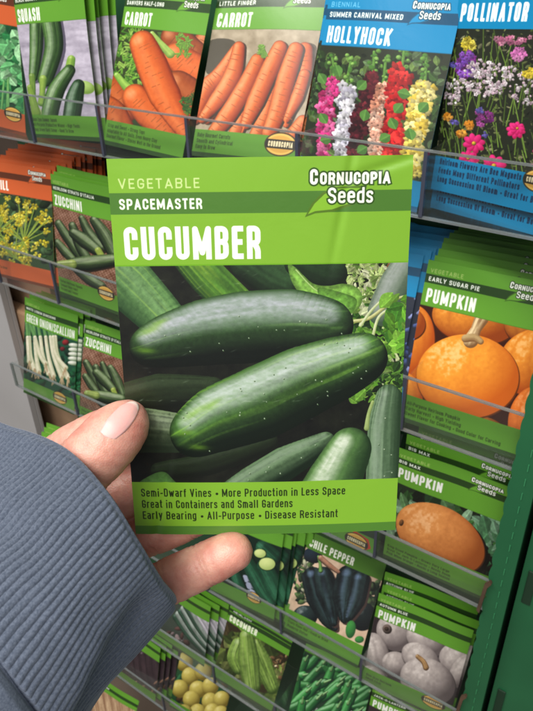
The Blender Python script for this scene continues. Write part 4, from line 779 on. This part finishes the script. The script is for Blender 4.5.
# front flange with a scalloped, perforated edge
V = []; Fc = []; n = 520; z0, z1 = -1.1, .3
for i in range(n+1):
    z = z0+(z1-z0)*i/n; ph = (z/.016) % 1; e = .0016*abs(math.sin(math.pi*ph))**.6
    for y in (.3405, .3436): V += [(-.0620-e+.35, y-.43, z+1.1), (-.0478+.35, y-.43, z+1.1)]
for i in range(n):
    a = i*4; b = a+4; Fc += [(a, a+1, b+1, b), (a+3, a+2, b+2, b+3), (a+2, a, b, b+2), (a+1, a+3, b+3, b+1)]
mesh('flange', V, Fc, M_CARD, rack, smooth=False)
bm = bmesh.new(); zz = -1.05
while zz < .25: bx(bm, -.0545+.35, -.0539+.35, .3399-.43, .3404-.43, zz+1.1, zz+.0055+1.1); zz += .0115
bobj('perforation', bm, mat('perforation_shine', (.035, .22, .09), .5)[0], rack)
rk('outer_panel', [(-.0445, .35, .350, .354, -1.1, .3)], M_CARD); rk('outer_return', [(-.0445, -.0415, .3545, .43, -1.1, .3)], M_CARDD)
M_SLOT = mat('slot_shadow', (.006, .03, .012), .7)[0]
for zc in (-.383, -.518, -.25, -.66, -.80):
    bm = bmesh.new(); bx(bm, -.0405+.35, -.0345+.35, .3485-.43, .3498-.43, zc-.016+1.1, zc+.016+1.1); bobj('slot', bm, M_SLOT, rack, .0006)
# torn brown flaps where the trays hook in
for zc in (-.398, -.532, -.70):
    bm = bmesh.new(); P = [(-.0662, zc-.016), (-.0640, zc-.018), (-.0622, zc+.010), (-.0600, zc+.015), (-.0612, zc+.017), (-.0645, zc+.012)]
    for y in (.3375, .3402):
        vs = [bm.verts.new((x+.35, y-.43, z+1.1)) for x, z in P]
        f = bm.faces.new(vs if y > .339 else vs)
    bm.verts.ensure_lookup_table(); k = len(P)
    for i in range(k): bm.faces.new([bm.verts[i], bm.verts[(i+1) % k], bm.verts[k+(i+1) % k], bm.verts[k+i]])
    bmesh.ops.recalc_face_normals(bm, faces=bm.faces[:]); bobj('torn_flap', bm, M_KRAFT, rack)
lp = empty('side_board', (-.695, .42, -.6)); tag(lp, 'grey white board at the left end of the rack, above the sleeve', 'board')
bm = bmesh.new(); bx(bm, -.110, 0, 0, .006, -.5, .36); bobj('panel', bm, M_WHITE, lp, .001); bm = bmesh.new(); bx(bm, -.004, 0, -.008, -.0005, -.5, .30); bobj('trim', bm, M_WHITE, lp)
p = ON(-2, 300, .43)
cr = empty('cardboard_box', (-.66, .45, -.36)); tag(cr, 'brown cardboard box with crumpled wrap standing behind the left end of the rack', 'cardboard box')
bm = bmesh.new(); bx(bm, -.5, .075, -.0, .1, -.5, .03); bobj('carton', bm, noisy('box_board', (.2, .12, .07), (.3, .19, .11), 20, .8, .3), cr, .004)
bm = bmesh.new(); bx(bm, -.18, .085, -.0215, -.003, -.115, -.03); bobj('flap', bm, noisy('tan_board', (.3, .17, .09), (.42, .26, .15), 30, .7, .3), cr, .003)

# floor/wall of the shop far behind
bm = bmesh.new(); bx(bm, -2.5, 2, -1.2, 2.2, -1.36, -1.35); fl = bobj('floor', bm, noisy('shop_floor', (.10, .07, .05), (.16, .12, .09), 5, .5, .05)); tag(fl, kind='structure')
bm = bmesh.new(); bx(bm, -2.5, 2, 1.4, 1.42, -1.35, 1.5); wl = bobj('back_wall', bm, noisy('brown_wall', (.06, .04, .03), (.1, .07, .05), 4, .7, .05)); tag(wl, kind='structure')

# ------------------------------------------------------------------ the held packet
a = Art(HC, 11, 77); template(a, 'hero', '', '', '', hero=True); art_hero(a); st = STY['hero']; a.clip = (0, MH)
finish_template(a, st, 'VEGETABLE', '', '', ['Semi-Dwarf Vines • More Production in Less Space', 'Great in Containers and Small Gardens', 'Early Bearing • All-Purpose • Disease Resistant'], 29, 96, hero=True, lg=False)
a.rect(0, 28.6, MW, 29, c_(110, 168, 30))
a.text('SPACEMASTER', (2.5, 13.45), (25.2, 13.45), cap=2.9, th=.19, col=(.95, .97, .92), gap=.14); a.text('CUCUMBER', (3.1, 27.3), (41, 27.3), cap=9.2, th=.172, col=(.96, .95, .96), gap=.12)
logo(a, (st[0], c_(60, 104, 26)), c_(133, 186, 48))
hm = print_mat('cucumber_print', a.finish('cucumber_print'), .38, .25)
def fit0(q): return fit(q, .12, False)
pH = fit0(HC); hp = packet_mesh('seed_packet', [hm, PAPER['hero']], 5, 100, 136, .00012, .0012, .0004, .0, True); place(hp, pH)
tag(hp, 'large bright green cucumber seed packet held up in front of the rack by the hand', 'seed packet')

# ------------------------------------------------------------------ the hand
RH = rotv(pH[3:]); nH = RH@np.array([0, -1., 0])
def planeD(x, y, off=0.):            # camera depth of the held packet's plane (off metres in front of it)
    o = pH[:3]+nH*off; d = R@np.array([x-CX, y-CY, F])/F; return (o@nH)/(d@nH)
def balls(chain, step=.0012):
    """chain: (px, py, depth, radius m) control points -> overlapping spheres"""
    P = np.array([[*PT(x, y, d), r_] for x, y, d, r_ in chain]); Q = cat(P, 14); out = [Q[0]]; acc = 0
    for i in range(1, len(Q)):
        if np.linalg.norm(Q[i][:3]-out[-1][:3]) > step: out.append(Q[i])
    out.append(Q[-1]); return out
tz = planeD(135, 425)
B = []
mm = .001
B += balls([(-30, 590, tz-.002, 15*mm), (15, 535, tz-.008, 13.2*mm), (52, 497, tz-.0105, 10.9*mm), (78, 472, tz-.0108, 9.4*mm), (97, 453, tz-.0100, 9.2*mm), (113, 436, tz-.0092, 8.8*mm), (122, 427, tz-.0085, 7.8*mm), (127.5, 420.5, tz-.0078, 6.2*mm)])    # thumb
B += balls([(-20, 520, tz+.014, 10*mm), (30, 484, tz+.013, 9*mm), (64, 456, tz+.0125, 8.4*mm), (98, 436, tz+.0115, 8.0*mm), (140, 420, tz+.0105, 7.4*mm), (165, 410, tz+.011, 6.6*mm)])          # index
B += balls([(-10, 560, tz+.02, 10*mm), (60, 520, tz+.0185, 9*mm), (112, 498, tz+.0170, 8.6*mm), (160, 476, planeD(160, 476)+.0105, 8*mm), (205, 458, planeD(205, 458)+.0095, 7.2*mm), (225, 450, planeD(225, 450)+.009, 6.2*mm)])     # middle
B += balls([(0, 600, tz+.021, 10*mm), (80, 566, tz+.0195, 9*mm), (130, 540, planeD(130, 540)+.0115, 8.2*mm), (165, 527, planeD(165, 527)+.0103, 7.8*mm), (200, 512, planeD(200, 512)+.0095, 7.2*mm), (228, 500, planeD(228, 500)+.009, 6*mm)])          # ring
pd = planeD(200, 560)-.003
B += balls([(20, 655, pd+.004, 11*mm), (95, 612, pd+.002, 9.0*mm), (140, 594, pd+.001, 8.0*mm), (172, 580, pd, 7.5*mm), (200, 567, pd-.001, 7.25*mm), (222, 556.5, pd-.0018, 6.9*mm), (233, 551.5, pd-.002, 6.3*mm)])        # little finger
B += balls([(-40, 560, tz+.008, 17*mm), (30, 540, tz+.010, 15*mm), (62, 545, tz+.013, 12*mm)]); B += balls([(-40, 620, tz+.01, 17*mm), (40, 590, tz+.0125, 14*mm), (80, 585, tz+.0135, 10*mm)])   # palm
B += balls([(-40, 590, tz+.006, 22*mm), (-110, 660, tz-.002, 23*mm), (-190, 740, tz-.01, 24*mm), (-270, 820, tz-.018, 26*mm)])                                     # wrist and forearm
bm = bmesh.new()
for b in B: bmesh.ops.create_icosphere(bm, subdivisions=3, radius=float(b[3]), matrix=Matrix.Translation(Vector(b[:3])))
me = bpy.data.meshes.new('person'); bm.to_mesh(me); bm.free(); tmp = bpy.data.objects.new('tmp_hand', me); C.objects.link(tmp)
m = tmp.modifiers.new('r', 'REMESH'); m.mode = 'VOXEL'; m.voxel_size = .00055; m.use_smooth_shade = True
m = tmp.modifiers.new('s', 'SMOOTH'); m.factor = .6; m.iterations = 14
dg = bpy.context.evaluated_depsgraph_get(); dg.update(); hm_ = bpy.data.meshes.new_from_object(tmp.evaluated_get(dg)); hm_.name = 'person'
bpy.data.objects.remove(tmp); hand = bpy.data.objects.new('person', hm_); C.objects.link(hand)
hm_.polygons.foreach_set('use_smooth', [True]*len(hm_.polygons))
nv = len(hm_.vertices); co_ = np.zeros(nv*3); hm_.vertices.foreach_get('co', co_); co_ = co_.reshape(-1, 3); no_ = np.zeros(nv*3); hm_.vertices.foreach_get('normal', no_); no_ = no_.reshape(-1, 3); disp = np.zeros(nv)
def crease(x, y, d, ax, n, gap, A, w_, rad=.012):
    o = PT(x, y, d); a1 = nrm(PT(x+ax[0], y+ax[1], d)-o); rel = co_-o; near = np.linalg.norm(rel, axis=1) < rad; sv = rel@a1; q = vn(co_[:, 0]*260+x, co_[:, 2]*260+y, 3)*.0012
    for k in range(n): disp[near] -= (A*(1 if k == n//2 else .55)*np.exp(-(((sv-(k-n//2)*gap+q)/w_)**2)))[near]
crease(206, 564, pd_ := planeD(200, 560)-.003, (1, -.55), 3, .0013, .00042, .00042); crease(168, 582, pd_, (1, -.5), 4, .0015, .00048, .00045)
crease(82, 470, tz-.012, (1, -1), 5, .0018, .0004, .00045, .013); crease(66, 452, tz+.012, (1, -.6), 2, .002, .0003, .0005)
crease(112, 505, tz+.012, (1, -.3), 3, .0022, .0003, .0005); crease(150, 548, tz+.012, (1, -.45), 2, .002, .0003, .0005)
disp += (fbm(co_[:, 0]*420, co_[:, 2]*420+co_[:, 1]*300, 5)-.5)*.00035
hm_.vertices.foreach_set('co', (co_+no_*disp[:, None]).ravel()); hm_.update()
# skin
sk, nt, b = mat('skin', (.7, .42, .32), .42, Subsurface_Weight=.35, Subsurface_Scale=.004, Specular_IOR_Level=.45); b.inputs['Subsurface Radius'].default_value = (1, .35, .2)
tc = node(nt, 'ShaderNodeTexCoord'); n1 = node(nt, 'ShaderNodeTexNoise'); n1.inputs['Scale'].default_value = 75; n1.inputs['Detail'].default_value = 9; n1.inputs['Roughness'].default_value = .68; nt.links.new(tc.outputs['Object'], n1.inputs['Vector'])
cr_ = node(nt, 'ShaderNodeValToRGB'); e = cr_.color_ramp.elements; e[0].position = .32; e[0].color = (.62, .225, .175, 1); e[1].position = .66; e[1].color = (.81, .455, .35, 1); nt.links.new(n1.outputs[0], cr_.inputs[0])
nt.links.new(cr_.outputs[0], b.inputs['Base Color'])
vo = node(nt, 'ShaderNodeTexVoronoi'); vo.inputs['Scale'].default_value = 1900; nt.links.new(tc.outputs['Object'], vo.inputs['Vector']); n3 = node(nt, 'ShaderNodeTexNoise'); n3.inputs['Scale'].default_value = 500; n3.inputs['Detail'].default_value = 5; nt.links.new(tc.outputs['Object'], n3.inputs['Vector'])
ad = node(nt, 'ShaderNodeMath', operation='ADD'); nt.links.new(vo.outputs['Distance'], ad.inputs[0]); nt.links.new(n3.outputs[0], ad.inputs[1]); bp = node(nt, 'ShaderNodeBump'); bp.inputs['Strength'].default_value = .22; bp.inputs['Distance'].default_value = .0003
nt.links.new(ad.outputs[0], bp.inputs['Height']); nt.links.new(bp.outputs[0], b.inputs['Normal'])
hm_.materials.clear(); hm_.materials.append(sk)
tag(hand, 'hand in a blue grey ribbed sleeve holding the cucumber packet between thumb and fingers', 'person')
# nail: rests on the thumb's real surface
vs = np.zeros(len(hm_.vertices)*3); hm_.vertices.foreach_get('co', vs); vs = vs.reshape(-1, 3)
dgm = bmesh.new(); dgm.from_mesh(hm_); bvh = BVHTree.FromBMesh(dgm)
le = cat([(99.5, 432.5), (107, 420), (119, 407.5), (128, 402.5)], 6); ri = cat([(114.5, 440), (126, 430.5), (135, 418.5), (138.5, 409.5)], 6)
NV = []; NF = []; nr, nc = len(le), 12
for i in range(nr):
    for j in range(nc+1):
        t = j/nc; s_ = i/(nr-1); q = le[i]*(1-t)+ri[i]*t; ax = nrm(np.array([1., -.95])); bulge = 4*t*(1-t)
        q = q+ax*bulge*(3.2*s_**3+ -2.2*(1-s_)**3); d = Vector(R@np.array([q[0]-CX, q[1]-CY, F])).normalized()
        h, nn, ix, ds = bvh.ray_cast(Vector((0, 0, 0)), d)
        if h is None: h, nn, ix, ds = bvh.find_nearest(d*tz)
        off = -.00003+.0006*min(1, s_*3)*(.35+.65*bulge); NV.append(np.array(h)+np.array(nn)*off if nn else h)
NV = np.array(NV); G = NV.reshape(nr, nc+1, 3)
for it in range(3):
    G[1:-1, 1:-1] = (G[:-2, 1:-1]+G[2:, 1:-1]+G[1:-1, :-2]+G[1:-1, 2:])/4
NV = G.reshape(-1, 3); cam0 = -nrm(NV.mean(0)); NB = NV-cam0*.0008-0*NV; k0 = len(NV)
for i in range(nr-1):
    for j in range(nc):
        a_ = i*(nc+1)+j; NF.append((a_, a_+1, a_+nc+2, a_+nc+1))
edge = [i for i in range(nc)]+[i*(nc+1)+nc for i in range(nr-1)]+[(nr-1)*(nc+1)+j for j in range(nc, 0, -1)]+[i*(nc+1) for i in range(nr-1, 0, -1)]
for i in range(len(edge)): a_, b_ = edge[i], edge[(i+1) % len(edge)]; NF.append((b_, a_, a_+k0, b_+k0))
nm, nt, b = mat('nail', (.82, .52, .46), .4, Subsurface_Weight=.3, Subsurface_Scale=.002, Coat_Weight=.0)
tc = node(nt, 'ShaderNodeTexCoord'); sp = node(nt, 'ShaderNodeSeparateXYZ'); nt.links.new(tc.outputs['UV'], sp.inputs[0]); cr_ = node(nt, 'ShaderNodeValToRGB'); e = cr_.color_ramp.elements
e[0].position = 0; e[0].color = (.80, .48, .44, 1); e[1].position = .86; e[1].color = (.82, .45, .41, 1); x = e.new(.2); x.color = (.80, .44, .41, 1); x = e.new(.95); x.color = (.88, .7, .62, 1)
nt.links.new(sp.outputs[1], cr_.inputs[0]); nt.links.new(cr_.outputs[0], b.inputs['Base Color'])
uvn = [(j/nc, i/(nr-1)) for i in range(nr) for j in range(nc+1)]*2
nail = mesh('thumbnail', list(NV)+list(NB), NF, nm, hand, uv=uvn)

# ------------------------------------------------------------------ the sleeve: ribbed cuff as real ridges
GD = [  # guides along the arm, from the cuff rim back: (px, py, depth)
 [(-30, 424, .205), (-110, 490, .200), (-230, 600, .190)],
 [(8, 427, .190), (-62, 490, .182), (-180, 600, .168)],
 [(60, 448, .178), (-8, 512, .168), (-130, 625, .152)],
 [(104, 492, .171), (40, 556, .160), (-70, 670, .146)],
 [(138, 543, .171), (84, 604, .160), (-10, 740, .147)],
 [(162, 584, .179), (112, 640, .170), (30, 790, .156)],
 [(177, 606, .198), (136, 658, .192), (78, 726, .186), (40, 830, .176)],
 [(150, 610, .226), (100, 670, .226), (20, 790, .218)],
 [(70, 570, .243), (0, 650, .243), (-100, 780, .236)],
 [(0, 500, .238), (-70, 570, .236), (-190, 690, .228)],
]
NG = len(GD); NS = 120; NTH = 1450
gc = []
for g in GD:
    P = np.array([PT(*q) for q in g]); P = cat(P, 40); Lq = np.r_[0, np.cumsum(np.linalg.norm(np.diff(P, axis=0), axis=1))]
    gc.append(np.stack([np.interp(np.linspace(0, 1, NS)*Lq[-1], Lq, P[:, i]) for i in range(3)], 1))
gc = np.array(gc)                      # NG, NS, 3
S0 = np.zeros((NTH, NS, 3)); th = np.arange(NTH)/NTH*NG
for i, t in enumerate(th):
    k = int(t); f = t-k; a_, b_, c2, d_ = gc[(k-1) % NG], gc[k % NG], gc[(k+1) % NG], gc[(k+2) % NG]
    S0[i] = .5*((2*b_)+(-a_+c2)*f+(2*a_-5*b_+4*c2-d_)*f*f+(-a_+3*b_-3*c2+d_)*f**3)
cen = S0.mean(0)
dT = np.roll(S0, -1, 0)-np.roll(S0, 1, 0); dS = np.gradient(S0, axis=1); N = np.cross(dT, dS); N /= np.linalg.norm(N, axis=2, keepdims=True)+1e-12
sg = np.sign(np.sum(N*(S0-cen[None]), 2)).mean(); N *= sg if sg else 1
arc = np.r_[0, np.cumsum(np.linalg.norm(np.diff(S0[:, 5], axis=0), axis=1))]; ribn = round(arc[-1]/.00185)
tt, ss = np.meshgrid(arc/arc[-1], np.linspace(0, 1, NS), indexing='ij')
wv = vn(tt*9, ss*5, 5)*.9+vn(tt*60, ss*26, 8)*.10
rib = np.abs(np.sin(np.pi*(tt*ribn+wv)))**.7*(.75+.5*vn(tt*ribn*.37, ss*7, 15))
thm = th[:, None]; fade = 1-np.clip((ss-.78)/.02, 0, 1)
dsp = (rib-.6)*.00056*fade*np.clip(ss/.02, .15, 1)
dsp += -.0022*np.exp(-((thm-5.05-.55*ss)/.33)**2)*np.clip(ss*5, 0, 1)+.0012*np.exp(-((thm-4.5-.5*ss)/.3)**2)*np.clip(ss*5, 0, 1)     # fold
dsp += .0018*(fbm(tt*7+ss*3, ss*3.2, 3, 2)-.5)*2*np.clip(ss*3, 0, 1)
dsp += -.0016*np.exp(-((ss-.795)/.007)**2)+.0016*np.clip((ss-.80)/.04, 0, 1)                # seam to the sleeve body
dsp += -.0009*np.exp(-(ss/.012)**2)
dsp += (vn(tt*ribn*2, ss*110, 4)-.5)*.00003
S1 = S0+N*dsp[..., None]
V = S1.reshape(-1, 3).tolist(); Fc = []; idx = lambda i, j: (i % NTH)*NS+j
for i in range(NTH):
    for j in range(NS-1): Fc.append((idx(i, j), idx(i, j+1), idx(i+1, j+1), idx(i+1, j)))
base = len(V); rows = [(.0001, -.0006), (-.0007, -.0012), (-.0017, -.0012), (-.0026, -.0006), (-.003, .004), (-.003, .02)]; dirA = dS[:, 0]/np.linalg.norm(dS[:, 0], axis=1, keepdims=True)
for q, (rn, ra) in enumerate(rows):
    V += (S1[:, 0]+N[:, 0]*rn+dirA*ra).tolist()
    for i in range(NTH):
        a_, b_ = (idx(i, 0), idx(i+1, 0)) if q == 0 else (base+(q-1)*NTH+i, base+(q-1)*NTH+(i+1) % NTH)
        Fc.append((a_, b_, base+q*NTH+(i+1) % NTH, base+q*NTH+i))
sm, nt, b = mat('grey_knit', (.12, .15, .21), .9, Sheen_Weight=.35, Sheen_Roughness=.5); b.inputs['Sheen Tint'].default_value = (.8, .85, 1, 1); b.inputs['Specular IOR Level'].default_value = .15
tc = node(nt, 'ShaderNodeTexCoord'); n1 = node(nt, 'ShaderNodeTexNoise'); n1.inputs['Scale'].default_value = 1700; n1.inputs['Detail'].default_value = 3; nt.links.new(tc.outputs['Object'], n1.inputs['Vector'])
cr_ = node(nt, 'ShaderNodeValToRGB'); e = cr_.color_ramp.elements; e[0].position = .3; e[0].color = (.064, .08, .115, 1); e[1].position = .7; e[1].color = (.118, .14, .188, 1); nt.links.new(n1.outputs[0], cr_.inputs[0]); nt.links.new(cr_.outputs[0], b.inputs['Base Color'])
n2 = node(nt, 'ShaderNodeTexNoise'); n2.inputs['Scale'].default_value = 2600; n2.inputs['Detail'].default_value = 4; nt.links.new(tc.outputs['Object'], n2.inputs['Vector']); bp = node(nt, 'ShaderNodeBump'); bp.inputs['Strength'].default_value = .3; bp.inputs['Distance'].default_value = .0003; nt.links.new(n2.outputs[0], bp.inputs['Height']); nt.links.new(bp.outputs[0], b.inputs['Normal'])
slv = mesh('sleeve', V, Fc, sm, hand)

# ------------------------------------------------------------------ shop lighting
w = bpy.data.worlds.new('World'); bpy.context.scene.world = w; w.use_nodes = True; bg = w.node_tree.nodes['Background']; bg.inputs[0].default_value = (.93, .97, 1, 1); bg.inputs[1].default_value = .17
def area(name, loc, tgt, sx, sy, e, col):
    L = bpy.data.lights.new(name, 'AREA'); L.shape = 'RECTANGLE'; L.size = sx; L.size_y = sy; L.energy = e; L.color = col; o = bpy.data.objects.new(name, L); C.objects.link(o); o.location = loc
    o.rotation_euler = (Vector(tgt)-Vector(loc)).to_track_quat('-Z', 'Y').to_euler(); return o
area('ceiling_lamp', (-.6, -1.0, 1.9), (-.25, .3, -.3), 2.4, .5, 80, (1, .97, .92)); area('ceiling_lamp', (.9, -1.9, 1.9), (-.25, .3, -.3), 2.4, .5, 60, (1, .97, .93))

cam = bpy.data.cameras.new('Camera'); co = bpy.data.objects.new('Camera', cam); C.objects.link(co); bpy.context.scene.camera = co
cam.sensor_fit = 'VERTICAL'; cam.sensor_height = 36; cam.lens = F/711*36; cam.clip_start = .01; cam.clip_end = 50
rt, dn, fw = R@np.array([1., 0, 0]), R@np.array([0, 1., 0]), R@np.array([0, 0, 1.])
co.matrix_world = Matrix(((rt[0], -dn[0], -fw[0], 0), (rt[1], -dn[1], -fw[1], 0), (rt[2], -dn[2], -fw[2], 0), (0, 0, 0, 1)))
cam.dof.use_dof = True; cam.dof.focus_distance = .198; cam.dof.aperture_fstop = 60
s = bpy.context.scene; s.view_settings.view_transform = 'Standard'; s.view_settings.look = 'None'; s.view_settings.exposure = 0; s.view_settings.gamma = 1
s.cycles.transparent_max_bounces = 24; s.cycles.max_bounces = 8
